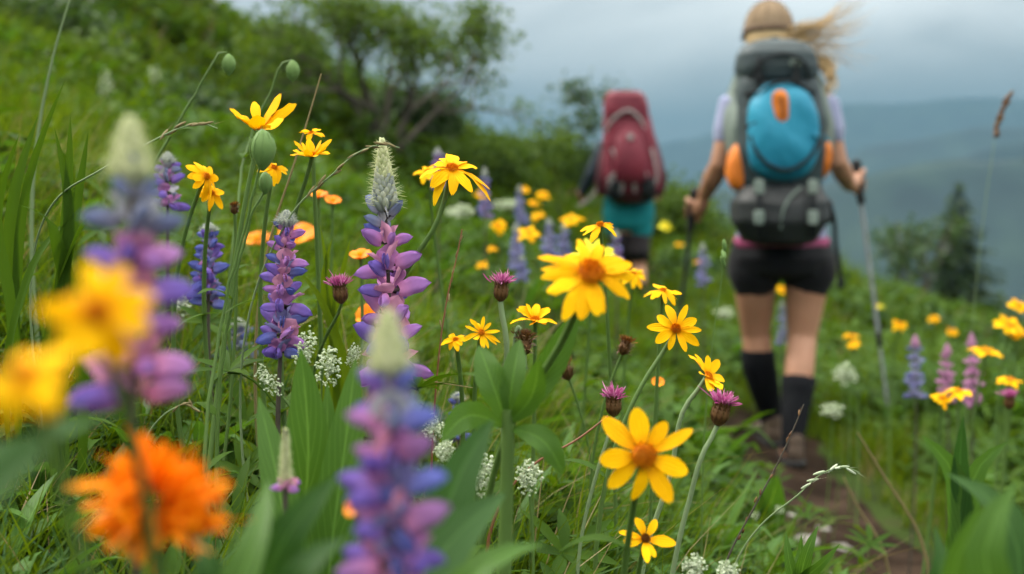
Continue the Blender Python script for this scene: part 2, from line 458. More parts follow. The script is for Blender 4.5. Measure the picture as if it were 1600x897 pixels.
Lk.new(warm.outputs[2], vm.inputs[0]); Lk.new(el.outputs[0], vm.inputs[3])
mx = N.new('ShaderNodeMix'); mx.data_type = 'RGBA'; mx.inputs[0].default_value = .95
Lk.new(sky.outputs[0], mx.inputs[6]); Lk.new(vm.outputs[0], mx.inputs[7]); Lk.new(mx.outputs[2], bg.inputs[0]); Lk.new(bg.outputs[0], wo.inputs[0])
sd = bpy.data.lights.new('sun', 'SUN'); sd.energy = 1.5; sd.angle = R(14); sd.color = (1, .95, .86)
so = bpy.data.objects.new('sun', sd); COL.objects.link(so)
dirv = Vector((math.sin(SUN_AZ) * math.cos(SUN_EL), math.cos(SUN_AZ) * math.cos(SUN_EL), math.sin(SUN_EL)))
so.rotation_euler = dirv.to_track_quat('Z', 'Y').to_euler()
so.location = (0, 0, 6)

# ------------------------------------------------------------------ ground, path, far hills
M['ground'] = solid('meadow_soil', [(.012, .012, .006), (.018, .026, .007), (.028, .046, .010), (.036, .034, .016)], 1.6, .95, .6, 30, spec=.03)
M['hill'] = solid('forested_hill', [(.003, .009, .009), (.008, .019, .016), (.018, .034, .024)], .014, .95, .0, pos=[.38, .52, .68])
M['soil'] = solid('trodden_soil', [(.008, .005, .003), (.019, .012, .008), (.042, .028, .019)], 7, .95, .9, 45, spec=.03)
g = np.linspace(-1, 1, 520)
gx = 9000 * np.sinh(g * 8.2) / np.sinh(8.2)
gy = gx + 4.0
X, Y = np.meshgrid(gx, gy)
mb = MB(); mb.grid(np.stack([X, Y, T(X, Y)], -1))
tag(mb.build('ground', M['ground']), kind='structure')
ys = np.linspace(-1.5, 15, 260); sw = np.linspace(-1, 1, 9)
wd = .21 + .07 * fbm(ys * 1.7, ys * 0 + 3, 3, 21)
PX = path_x(ys)[:, None] + sw * (wd[:, None] + .03 * fbm(ys[:, None] * 6 + sw * 9, sw + 0 * ys[:, None], 2, 4)); PY = np.repeat(ys[:, None], 9, 1)
mb = MB(); mb.grid(np.stack([PX, PY, T(PX, PY) + .014 - .012 * sw ** 2], -1))
tag(mb.build('path', M['soil']), kind='structure')


def mountain(Yc, half, crest, seed, base=-360, nx=260, ny=70):
    xs = np.linspace(-1.9 * Yc, 1.9 * Yc, nx); ysr = np.linspace(-1, 1, ny)
    Xm, q = np.meshgrid(xs, ysr)
    Ym = Yc + q * half
    c = np.interp(Xm, *zip(*crest))
    spur = fbm(Xm / (half * .5) + q * .8, q * 1.3, 5, seed)
    prof = np.clip(1 - np.abs(q + .18 * fbm(Xm / half, q * 0, 3, seed + 8)), 0, 1) ** .9
    Z = base + (c - base) * prof * (1 + .16 * spur * (1 - prof)) + .018 * Yc * fbm(Xm / (half * .22), Ym / (half * .22), 4, seed + 3) * .6
    mb = MB(); mb.grid(np.stack([Xm, Ym, Z], -1))
    return tag(mb.build('hills', M['hill']), kind='structure')


mountain(1150, 620, [(-2200, 30), (-300, -10), (120, 0), (260, 4), (330, 22), (480, 34), (700, 20), (2200, 40)], 3)
mountain(1750, 560, [(-3300, 10), (-400, -30), (330, -20), (640, 52), (900, 92), (1250, 60), (3300, 40)], 43)
mountain(2500, 1000, [(-4800, 40), (-400, -30), (350, -10), (560, 40), (680, 85), (860, 118), (1100, 108), (4800, 70)], 13)
mountain(4300, 1500, [(-8200, 90), (-500, 40), (300, 90), (700, 190), (1150, 285), (1500, 300), (2000, 250), (8200, 160)], 23)

hb = MB()
hx, hy0, hy1, hz0, hz1 = 11000, -9200, 9400, -480, 470
v = np.array([[sx_, sy_, sz_] for sz_ in (hz0, hz1) for sx_, sy_ in ((-hx, hy0), (hx, hy0), (hx, hy1), (-hx, hy1))])
hb.add(v, [[0, 3, 2, 1], [4, 5, 6, 7], [0, 1, 5, 4], [1, 2, 6, 5], [2, 3, 7, 6], [3, 0, 4, 7]])
hm, nt, out = _mat('mountain_air')
pv = nt.nodes.new('ShaderNodeVolumePrincipled'); pv.inputs['Color'].default_value = (.108, .195, .262, 1); pv.inputs['Density'].default_value = 3.8e-4; pv.inputs['Anisotropy'].default_value = .1
nt.links.new(pv.outputs[0], out.inputs['Volume'])
tag(hb.build('haze', hm, smooth=False), kind='stuff')

# ------------------------------------------------------------------ meadow growth nobody could count
WEDGE = .50


def scatter(n, y0, y1, x0=None, x1=None, clear=.17, soft=.09, extra=.03):
    """points in the widening strip of meadow in front of the lens, kept off the trodden path"""
    m = int(n * 1.5)
    k = WEDGE; a = .7
    u = rng.random(m)
    A = lambda t: k * t * t / 2 + a * t
    tgt = A(y0) + u * (A(y1) - A(y0))
    y = (-a + np.sqrt(a * a + 2 * k * tgt)) / k
    x = (rng.random(m) * 2 - 1) * (k * y + a)
    if x0 is not None:
        x = x0 + rng.random(m) * (x1 - x0)
    d = np.abs(path_x(y) - x) - .055 - extra * (y < 5.3) + np.clip((y - 4.9) * .25, 0, .27)
    keep = rng.random(m) < np.clip((d - clear + .05 * vnoise(x * 9, y * 9, 2)) / soft, 0, 1)
    x, y = x[keep][:n], y[keep][:n]
    return x, y, T(x, y)


def headroom(x, y, z):
    """growth right under the lens stays low: how tall it may grow"""
    q = np.clip((y - .55) / .7, 0, 1); q = q * q * (3 - 2 * q)
    return np.where(y > 1.3, 9.0, -(.34 - .16 * q) * y - z)


def tops_ok(x, y, z, h):
    return headroom(x, y, z) > h


def grass(mb, n, y0, y1, h0, h1, wd, prof, m=0, drlo=.1, drhi=.7, lean=.35, patch=3.0, hmin=.45, tuft=6):
    nt_ = n // tuft
    tx, ty, _ = scatter(nt_, y0, y1)
    nt_ = len(tx)
    x = np.repeat(tx, tuft) + rng.normal(0, .012 + .004 * y0, nt_ * tuft); y = np.repeat(ty, tuft) + rng.normal(0, .012 + .004 * y0, nt_ * tuft)
    z = T(x, y) - .01
    h = (h0 + (h1 - h0) * rng.random(len(x))) * np.clip(.85 + 1.0 * vnoise(x * patch, y * patch, 31), hmin, 1.5)
    d = np.abs(path_x(y) - x); h *= np.clip(np.clip(.20 + (y - 4) * .3, .16, .75) + d * .8, .35, 1)
    h = np.minimum(h, headroom(x, y, z)); ok = h > .035; x, y, z, h = x[ok], y[ok], z[ok], h[ok]
    a = rng.random(len(x)) * 2 * np.pi; l = lean * rng.random(len(x)) ** .7
    dr = np.stack([np.cos(a) * l + .08, np.sin(a) * l, np.ones(len(x))], -1)
    dv = np.stack([np.cos(a), np.sin(a), -.7 * np.ones(len(x))], -1)
    mb.strips(np.stack([x, y, z], -1), dr, h, wd * (.7 + .6 * rng.random(len(x))), drlo + (drhi - drlo) * rng.random(len(x)) ** 2, prof, 2, 0, dvec=dv, m=m)


def herbs(mb, n, y0, y1, per, Lr, Wr, hr, prof, m=0, ncol=3, fold=.18, up=.5):
    """clumps of lance-shaped leaves"""
    cx, cy, cz = scatter(n, y0, y1, clear=.22, extra=.15)
    n = len(cx)
    sz = np.clip(.9 + .8 * vnoise(cx * 1.7, cy * 1.7, 77), .5, 1.4)
    x = np.repeat(cx, per); y = np.repeat(cy, per); z = np.repeat(cz, per); s = np.repeat(sz, per)
    k = len(x)
    a = rng.random(k) * 2 * np.pi
    hh = hr * rng.random(k) * s
    e = up + .6 * (rng.random(k) - .3)
    L = (Lr[0] + (Lr[1] - Lr[0]) * rng.random(k)) * s
    room = headroom(x, y, z); hh = np.minimum(hh, room * .35); L = np.minimum(L, room * .8); ok = (L > .03)
    x, y, z, a, hh, e, L, k = x[ok], y[ok], z[ok], a[ok], hh[ok], e[ok], L[ok], ok.sum()
    dr = np.stack([np.cos(a) * np.cos(e), np.sin(a) * np.cos(e), np.sin(e)], -1)
    mb.strips(np.stack([x + np.cos(a) * .01, y + np.sin(a) * .01, z + hh], -1), dr, L, (Wr[0] + (Wr[1] - Wr[0]) * rng.random(k)),
              .2 + .6 * rng.random(k), prof, ncol, fold, ref=np.stack([-np.sin(a) * .2, np.cos(a) * .2, np.ones(k)], -1) , m=m)


def palmate(mb, x, y, z, hgt, rad, m=0, wd=.2, n=7, stalk=True, ms=1, jit=.03):
    """lupin-like fans of leaflets on thin stalks"""
    k = len(x)
    top = np.stack([x + rng.normal(0, 1, k) * jit, y + rng.normal(0, 1, k) * jit, z + hgt], -1)
    a0 = rng.random(k) * 6.28
    nv = np.stack([rng.normal(0, .35, k), rng.normal(-.15, .35, k), np.ones(k)], -1); nv /= np.linalg.norm(nv, axis=1, keepdims=True)
    ax = np.cross(nv, [0, 1.0, .2]); ax /= np.linalg.norm(ax, axis=1, keepdims=True); ay = np.cross(nv, ax)
    for j in range(n):
        a = a0 + j * 6.28 / n
        dr = ax * np.cos(a)[:, None] + ay * np.sin(a)[:, None] + nv * (.35 + .25 * rng.random((k, 1)))
        mb.strips(top, dr, rad * (.8 + .3 * rng.random(k)), rad * wd, .15 + .25 * rng.random(k), (.25, .8, 1, .7, .06), 3, .16, ref=nv, dvec=-nv * .8, m=m)
    if stalk:
        b = np.stack([x, y, z], -1)
        mb.strips(b, top - b, np.linalg.norm(top - b, axis=1), .003, 0, (1, 1, .8), 2, 0, m=ms)


GP = (1, .95, .75, .45, .04)
gm = [M['grass'], M['grass_dry'], M['bluegreen']]
mb = MB()
grass(mb, 32000, .35, 2.4, .12, .36, .0038, GP)
grass(mb, 4200, .5, 3.5, .15, .42, .0024, (1, .9, .7, .5, .1), m=1, lean=.6)
grass(mb, 5000, .35, 2.4, .15, .30, .006, GP, m=2, lean=.5)
tag(mb.build('grass', gm), kind='stuff')
mb = MB()
grass(mb, 60000, 2.2, 6.5, .14, .40, .0065, (1, .85, .5, .05))
grass(mb, 3500, 2.2, 6.5, .18, .36, .005, (1, .85, .5, .05), m=1)
tag(mb.build('grass', gm), kind='stuff')
mb = MB()
grass(mb, 56000, 6.0, 17, .14, .38, .014, (1, .8, .05), tuft=8, patch=1.4)
grass(mb, 4000, 6.0, 17, .16, .36, .010, (1, .8, .05), m=1, tuft=8)
tag(mb.build('grass', gm), kind='stuff')

hmats = [M['herb'], M['stem'], M['bluegreen'], M['broad']]
LP = (.35, .85, 1, .75, .4, .04)
mb = MB()
herbs(mb, 2000, .35, 2.4, 7, (.05, .13), (.010, .022), .16, LP)
herbs(mb, 1300, .45, 2.4, 6, (.08, .18), (.016, .034), .16, LP, m=3, up=.7)
x, y, z = scatter(420, .5, 2.6, clear=.22); h = .06 + .2 * rng.random(len(x)); ok = tops_ok(x, y, z, h + .04)
palmate(mb, x[ok], y[ok], z[ok], h[ok], .045 + .03 * rng.random(ok.sum()))
tag(mb.build('undergrowth', hmats), kind='stuff')
mb = MB()
herbs(mb, 4200, 2.2, 6.5, 7, (.07, .17), (.014, .034), .26, (.4, 1, .8, .06), ncol=2, fold=0)
herbs(mb, 1900, 2.2, 6.5, 6, (.09, .22), (.025, .055), .20, (.4, 1, .9, .5, .06), m=3, up=.8, ncol=3)
x, y, z = scatter(900, 2.4, 6.5, clear=.22); palmate(mb, x, y, z, .08 + .16 * rng.random(len(x)), .04 + .02 * rng.random(len(x)), stalk=False, n=6)
tag(mb.build('undergrowth', hmats), kind='stuff')
mb = MB()
herbs(mb, 7500, 6.2, 17, 7, (.09, .22), (.03, .06), .24, (.4, 1, .06), ncol=2, fold=0)
herbs(mb, 3000, 6.2, 17, 7, (.10, .22), (.04, .07), .20, (.4, 1, .06), ncol=2, fold=0, m=2)
tag(mb.build('undergrowth', hmats), kind='stuff')


# ------------------------------------------------------------------ stones, shrubs, trees
def stone(c, r, label, group, seed):
    mb = MB(); c = np.asarray(c, float)
    nu, nv = 18, 12
    th = np.linspace(.02, np.pi - .02, nv + 1); ph = np.linspace(0, 2 * np.pi, nu, endpoint=False)
    D = np.stack([np.sin(th)[:, None] * np.cos(ph), np.sin(th)[:, None] * np.sin(ph), np.repeat(np.cos(th)[:, None], nu, 1)], -1)
    k = 1 + .35 * vnoise(D[..., 0] * 2 + seed * 7, D[..., 1] * 2 + D[..., 2] * 3, seed) + .15 * vnoise(D[..., 0] * 6 + seed, D[..., 2] * 6 + D[..., 1] * 4, seed + 2)
    mb.grid(c + D * k[..., None] * np.asarray(r), True, 0, True)
    return tag(mb.build('stone', M['stone'], origin=c), label, 'stone', group)


def branchy(name, base, height, spread, n_main, label, cat, group=None, leafmat='crown', lsz=.045, nleaf=26, depth=4, rad=.035, lean=(0, 0, 0), seed=1, up=.8, cl=.13, mul=1.0):
    """tree or shrub: forking limbs, leaves clustered about the twigs with gaps between"""
    rs = np.random.default_rng(seed)
    root = thing(name, base, label, cat, group)
    tb = MB(); tips = []

    def grow(p, d, L, r, lev):
        bend = rs.normal(0, .22, 3)
        p1 = p + unit(d) * L * .5 + bend * L * .12; d2 = unit(unit(d) + bend * .5 + np.array([0, 0, .06]))
        p2 = p1 + d2 * L * .5
        tb.tube([p, p1, p2], [r, r * .85, r * .68], 6 if lev < 2 else 4)
        if lev >= 2:
            tips.append((p1, L)); 
        if lev >= depth:
            tips.append((p2, L)); return
        for k in range(2 if rs.random() < .55 else 3):
            ax = unit(rs.normal(0, 1, 3)); nd = unit(d2 + ax * .75 * spread)
            grow(p2, nd, L * (.62 + .25 * rs.random()), r * .62, lev + 1)
    base = np.asarray(base, float)
    for k in range(n_main):
        a = 6.28 * k / n_main + rs.random() * .8
        d = unit(np.array([math.cos(a) * spread * .65, math.sin(a) * spread * .65, up]) + np.asarray(lean))
        grow(base + np.array([math.cos(a), math.sin(a), 0]) * rad * .8 - np.array([0, 0, .05]), d, height * .34 * (.8 + .4 * rs.random()), rad * (.7 + .4 * rs.random()), 0)
    tb.build('trunk', M['bark'], root)
    cb = MB()
    tp = np.array([t[0] for t in tips]); keep = rs.random(len(tp)) < .86
    tp = tp[keep]
    c = np.repeat(tp, nleaf, 0) + rs.normal(0, cl, (len(tp) * nleaf, 3)) * np.array([1, 1, .75])
    d = rs.normal(0, 1, c.shape) + np.array([0, 0, .3])
    cb.strips(c, d, lsz * (.7 + .7 * rs.random(len(c))), lsz * .5 * mul, .3, (.3, 1, .75, .06), 2, 0, ref=rs.normal(0, 1, c.shape))
    cb.build('crown', M[leafmat], root)
    return root


def ground_at(u, Y):
    x = P(u, 400, Y)[0]
    return np.array([x, Y, float(T(x, Y))])


b = ground_at(600, 10.2)
branchy('gnarled_tree', b, 1.42, .95, 6, 'gnarled many-stemmed bushy tree on the hillside left of the red backpack, the largest', 'tree', None, 'crown', .055, 12, 4, .038, (.10, 0, .12), 12, .8, .095)
SH = [('low dark bush on the hillside under the upper left corner', 70, 8.0, .42, 81, 'crown_dark'), ('low green bush on the hillside left of the pale blurred spire', 120, 6.4, .28, 83, 'crown'), ('low dark bush between the spire and the left nodding bud', 262, 7.4, .26, 86, 'crown_dark'), ('round bushy shrub at the right foot of the gnarled tree', 755, 10.6, .5, 21, 'crown'), ('low green shrub on the slope between gnarled tree and twiggy sapling', 825, 11.6, .42, 33, 'crown'),
      ('low dark shrub behind the trunk of the gnarled tree', 650, 11.2, .4, 41, 'crown_dark'),
      ('small green shrub peeking out right of the red backpack', 1042, 11.6, .6, 27, 'crown'),
      ('leafy shrub against the sky at the left foot of the gnarled tree', 452, 12.0, .3, 51, 'crown'),
      ('low dark shrub at the foot of the twiggy sapling', 885, 12.2, .4, 71, 'crown_dark')]
for lb, u, Yd, hh, sd_, lm in SH:
    branchy('shrub', ground_at(u, Yd), hh, 1.1, 6, lb, 'shrub', 'shrubs on the hillside', lm, .06, 22, 3, .025, (0, 0, 0), sd_, .7, .11)
branchy('sapling', ground_at(915, 12.0), 1.05, .55, 2, 'slim twiggy sapling just left of the red backpack', 'sapling', None, 'crown_dark', .055, 16, 3, .022, (0, 0, .4), 5, 1.0, .08)


def conifer(u, Y, vtop, label, wid, seed):
    base = ground_at(u, Y); top = P(u, vtop, Y); H = top[2] - base[2]
    rs = np.random.default_rng(seed)
    root = thing('fir_tree', base, label, 'tree')
    tb = MB(); tb.tube([base, base + [0, 0, H * .5], base + [0, 0, H * .98]], [H * .022, H * .013, H * .003], 8); tb.build('trunk', M['bark'], root)
    cb = MB(); nl = 60
    for i in range(nl):
        q = i / nl; z = H * (.04 + .95 * q); rad = wid * (1 - q) ** .85 * (.75 + .5 * rs.random()) + .004 * H
        for k in range(10):
            a = rs.random() * 6.28; rr = rad * (.6 + .5 * rs.random())
            d = np.array([math.cos(a), math.sin(a), -.15 + .35 * q]); n = 16
            t = np.linspace(.1, 1, n)[:, None]
            p = base + [0, 0, z] + d * rr * t + np.array([0, 0, -.18]) * rr * t ** 2
            sd2 = rs.choice([-1, 1], n)[:, None] * np.cross(d, [0, 0, 1.0])
            cb.strips(p, d * .8 + sd2 * .7 + rs.normal(0, .2, (n, 3)), rr * .30 * (1.15 - t[:, 0]) + .008 * H, .008 * H, .3, (.8, 1, .1), 2, 0, ref=rs.normal(0, 1, (n, 3)))
    cb.build('crown', M['needle'], root)


conifer(1495, 19.0, 279, 'dark pointed fir tree below the ridge at the right', 1.15, 4)
branchy('small_tree', ground_at(1425, 18), 2.15, .45, 3, 'dark loose-branched small tree beside the pointed fir tree, on its left', 'tree', None, 'crown_dark', .11, 7, 3, .04, (0, 0, .4), 61, 1.1, .13)
branchy('shrub', ground_at(1556, 19), 1.5, 1.1, 6, 'rounded dark shrub at the right foot of the pointed fir tree', 'shrub', None, 'crown_dark', .13, 24, 3, .06, (0, 0, .1), 65, .8, .22)
for i, (u, v_, Y, r, lb) in enumerate([(185, 38, 12.2, .34, 'long grey rock near the top of the hillside'), (300, 52, 12.6, .22, 'small grey rock near the hillside crest, right of the long rock'),
                                       (15, 22, 9.5, .2, 'dark rock on the hillside in the upper left corner')]):
    q = P(u, v_, Y); q[2] = T(q[0], Y) + .12 * r
    stone(q, (r * 1.2, r * .8, r * .75), lb, None, i + 3)
for i, (u, Y, r, lb) in enumerate([(1262, 3.45, .035, 'pale flat stone on the dirt path, the largest there'), (1240, 3.8, .02, 'small stone on the path behind the pale flat one'), (1305, 3.2, .018, 'small stone at the right edge of the dirt path'),
                                   (1330, 3.0, .014, 'tiny stone on the path near the bottom edge'), (1290, 3.75, .022, 'rounded stone in the middle of the path, behind the pale flat one'), (1320, 3.55, .026, 'angular stone on the path right of the pale flat one'), (1360, 3.15, .02, 'stone low at the right of the dirt path'), (1228, 3.35, .016, 'small stone at the left edge of the dirt path')]):
    x = P(u, 500, Y)[0]
    stone((x, Y, float(T(x, Y)) + r * .35), (r * 1.3, r, r * .6), lb, 'stones on the dirt path', i + 30)
# ------------------------------------------------------------------ flowers
PETAL = (.32, .62, .88, 1.0, .96, .72, .22)
LANCE = (.3, .75, 1, .92, .7, .4, .04)


def face(yaw, pitch):
    y, p = R(yaw), R(pitch)
    return np.array([math.sin(y) * math.cos(p), -math.cos(y) * math.cos(p), math.sin(p)])


def root_point(p, off):
    x, y = p[0] + off[0], p[1] + off[1]
    return np.array([x, y, float(T(x, y)) - .005])


def stem_curve(head, arrive, via, off, rs):
    """from the ground up to the head, passing the given points"""
    vp = [P(*q) for q in via]
    down = unit(arrive) if not vp else unit(unit(arrive) * .2 + unit(np.asarray(head) - vp[0]))
    pts = [np.asarray(head), np.asarray(head) - down * (.03 if not vp else .012)] + vp
    last = pts[-1]
    pts.append(root_point(last, off))
    return spline(pts[::-1], 22)


def leaf_on(root, name, mat, base, d, L, W, droop, rs, fold=.2, ref=None):
    b = MB()
    b.strips([base], [d], L, W, droop, (.3, .6, .85, 1, .97, .85, .65, .38, .04), 5, fold * .5, ref=[ref if ref is not None else np.array([0, 0, 1.0]) + rs.normal(0, .2, 3)], dvec=[(0, 0, -1)])
    return b.build(name, M[mat], root)


def stem_leaves(root, curve, n, L, W, rs, mat='herb'):
    k = len(curve)
    for j in range(n):
        i = int(k * (.15 + .6 * (j + .5) / n)); a = rs.random() * 6.28
        d = np.array([math.cos(a), math.sin(a), .55 + .3 * rs.random()])
        leaf_on(root, 'leaf', mat, curve[i], d, L * (.7 + .5 * rs.random()), W, .3 + .3 * rs.random(), rs)


def bloom(root, c, n, diam, npet, elev, droop, rs, mat='yellow', disc='disc', discr=.17, pw=.22, bumps=70, gaps=0.0, calyx=True, jit=.12, notch=True):
    """composite flower head: ring of petals, domed disc, green bracts behind"""
    ax, ay, n = basis(n); r = diam / 2
    b = MB(); k = npet
    th = np.arange(k) * 2 * np.pi / k + rs.normal(0, jit, k)
    keep = rs.random(k) > gaps; th = th[keep]; k = len(th)
    el = elev + rs.normal(0, .10, k)
    rad = np.cos(th)[:, None] * ax + np.sin(th)[:, None] * ay
    d = rad * np.cos(el)[:, None] + n * np.sin(el)[:, None]
    L = (r - r * discr * .8) / math.cos(min(1.1, abs(elev))) ** .3 * (1 + rs.normal(0, .13, k))
    b.strips(c + rad * r * discr * .75 + n * r * .01 * rs.random((k, 1)), d, L, diam * pw * (.72 + .5 * rs.random(k)), droop + rs.normal(0, .20, k), PETAL, 5, rs.choice([.05, .10, -.04]), ref=n + rs.normal(0, .22, (k, 3)), dvec=-n + rs.normal(0, .25, (k, 3)))
    for V in b.v:                                             # nicked tips and rippled edges
        Q = V.reshape(-1, 7, 5, 3); Q[:, 6, 2] += (Q[:, 5, 2] - Q[:, 6, 2]) * .35; Q[:, 6, [0, 4]] += (Q[:, 5, [0, 4]] - Q[:, 6, [0, 4]]) * .5
        Q[:, 2:6, [0, 4]] += rs.normal(0, diam * .012, (len(Q), 4, 2, 1)) * n
    head = b.build('flower_head', M[mat], root)
    b = MB(); dr = r * discr
    b.ell(c + n * dr * .05, (dr * .92, dr * .92, dr * .5), np.array([ax, ay, n]), 16, 8)
    i = np.arange(bumps) + .5
    rr = dr * np.sqrt(i / bumps); aa = i * 2.39996
    zz = dr * .52 * np.sqrt(np.clip(1 - (rr / dr) ** 2 * .9, 0, 1))
    p = c + (rr * np.cos(aa))[:, None] * ax + (rr * np.sin(aa))[:, None] * ay + (zz + dr * .02)[:, None] * n
    up = n + .5 * ((np.cos(aa) * rr / dr)[:, None] * ax + (np.sin(aa) * rr / dr)[:, None] * ay)
    for o in range(2):
        b.strips(p, up, dr * .46, dr * .17, 0, (.8, 1.0, 1.2, .3), 2, 0, ref=np.cross(up, ax if o else ay))
    b.build('disc', M[disc], head)
    if calyx:
        b = MB(); q = 13; a = np.arange(q) * 6.283 / q
        rd = np.cos(a)[:, None] * ax + np.sin(a)[:, None] * ay
        b.strips(c - n * dr * .75 + rd * dr * .35, rd + n * .7, dr * 1.15, dr * .5, -.15, (.8, 1, .6, .05), 3, .1, ref=n, dvec=-n)
        b.ell(c - n * dr * .55, (dr * .7, dr * .7, dr * .45), np.array([ax, ay, n]), 10, 6)
        b.build('calyx', M['stem'], head)
    return head


_dn = [0]


def daisy(label, u, v, Y, px, yaw, pitch, npet=12, elev=.15, droop=.25, via=(), off=None, stem='stem', sr=.0022, leaves=2, group='yellow daisies in the meadow', name='yellow_daisy', cat='flower', **kw):
    _dn[0] += 1; rs = np.random.default_rng(100 + _dn[0])
    c = P(u, v, Y); n = face(yaw, pitch); diam = px / FPX * Y
    off = off if off is not None else rs.normal(0, .03, 2)
    cur = stem_curve(c - n * diam * .06, n * .5 + np.array([0, 0, 1.0]) * (.6 if pitch < 60 else .2), via, off, rs)
    root = thing(name, cur[0], label, cat, group)
    b = MB(); b.tube(cur, np.linspace(sr * 1.25, sr, len(cur)), 6); b.build('stem', M[stem], root)
    if leaves:
        stem_leaves(root, cur, leaves, .075, .014, rs)
    bloom(root, c, n, diam, npet, elev, droop, rs, **kw)
    return root


# --- the big and the sharp daisies
daisy('topmost sharp daisy with raised petals, standing right over a plump green bud', 404, 200, 1.2, 108, 10, 64, 9, .72, .10, via=[(386, 300, 1.2), (352, 520, 1.2)], leaves=1, pw=.2, gaps=.05)
daisy('tiny sharp daisy directly above another at the dry straight stalk', 487, 208, 1.32, 40, 0, 72, 11, .1, .2, leaves=0, off=(.01, .03))
daisy('sharp cup-shaped daisy just below a tiny one, beside the dry straight stalk', 487, 243, 1.22, 66, 5, 66, 14, .55, .10, via=[(465, 320, 1.24)], leaves=1, pw=.19)
daisy('half-hidden yellow daisy with curled petals behind the slim green stalk', 428, 262, 1.3, 52, 40, 45, 10, -.1, .5, leaves=0)
daisy('daisy facing right with orange disc, upper of a crowded pair', 322, 276, 1.28, 62, 55, 20, 14, -.1, .4, leaves=1, disc='disc', pw=.2)
daisy('small daisy crowded right below the one facing right', 331, 302, 1.3, 46, 30, 30, 12, -.1, .4, leaves=0)
daisy('sharp side-on daisy with drooping petals on a long curved stem, right of the tall lupin', 706, 264, 1.2, 100, 18, 58, 13, .12, .55, via=[(684, 345, 1.2), (640, 415, 1.21)], leaves=0, pw=.20, sr=.0026)
daisy('blurred daisy tucked behind the left petals of the wide drooping one', 668, 268, 1.7, 46, -10, 60, 11, 0, .4, leaves=0)
daisy('small side-on daisy with hanging petals against the teal shorts', 938, 352, 1.35, 66, -20, 66, 9, -.05, .45, leaves=1, gaps=.15, pw=.17)
daisy('big daisy with orange dome in the middle of the meadow, largest clear yellow bloom', 922, 428, .84, 160, 14, 40, 15, .0, .36, via=[(880, 530, .88), (800, 660, .92)], leaves=2, sr=.0025, discr=.25, pw=.15, gaps=.12)
daisy('cup-shaped daisy above the dried brown seed head', 836, 500, 1.3, 70, 0, 66, 14, .5, .12, leaves=1, pw=.2)
daisy('tiny lemon daisy right of the sharp lupin, left of a slightly larger one', 712, 531, 1.15, 44, -15, 60, 10, .1, .3, leaves=1)
daisy('thin-petalled little daisy among feathery leaves, facing us', 752, 520, 1.12, 56, 15, 28, 13, .1, .2, leaves=1, pw=.12)
daisy('sharp open daisy facing us with narrow petals, beside the bare left leg', 1056, 514, 1.22, 86, -5, 24, 10, .08, .15, via=[(1010, 590, 1.22)], leaves=1, pw=.17, bumps=90)
daisy('sharp daisy with petals swept right, over the larger magenta bud', 1106, 588, 1.15, 78, 55, 42, 12, .35, .15, via=[(1074, 630, 1.15), (1048, 740, 1.15), (1010, 860, 1.15)], leaves=0, stem='stem_pale', gaps=.25)
daisy('big soft daisy with round orange centre facing us, low in the meadow', 1005, 712, .86, 158, 4, 16, 9, -.02, .2, leaves=2, sr=.0024, discr=.24, pw=.185, via=[(985, 820, .9)])
daisy('ragged half-closed daisy low near the bottom edge, below the big soft one', 1008, 842, 1.0, 84, 15, 40, 11, .35, .2, leaves=1, disc='disc_brown', gaps=.2)
daisy('thin daisy seen edge-on, right below the big one with orange dome', 1036, 454, 1.4, 54, 10, 74, 10, 0, .3, leaves=0)
daisy('pale lemon blossom behind the big daisy with orange dome', 930, 402, 1.8, 70, 10, 50, 10, .3, .2, leaves=1, mat='yellow_pale')
daisy('soft yellow daisy between the two hikers just above the grass', 990, 428, 1.9, 44, 10, 60, 10, 0, .5, leaves=0)
daisy('largest, most blurred yellow daisy right in front of the lens at the left', 152, 488, .34, 178, 10, 25, 9, -.05, .3, leaves=0, discr=.2, pw=.25, sr=.0016, via=[(196, 640, .38)], off=(.01, .04))
daisy('heavily blurred yellow daisy at the left edge, below the most blurred one', 42, 585, .31, 165, -20, 45, 9, -.05, .4, leaves=0, discr=.2, pw=.26, sr=.0016, off=(-.02, .05))
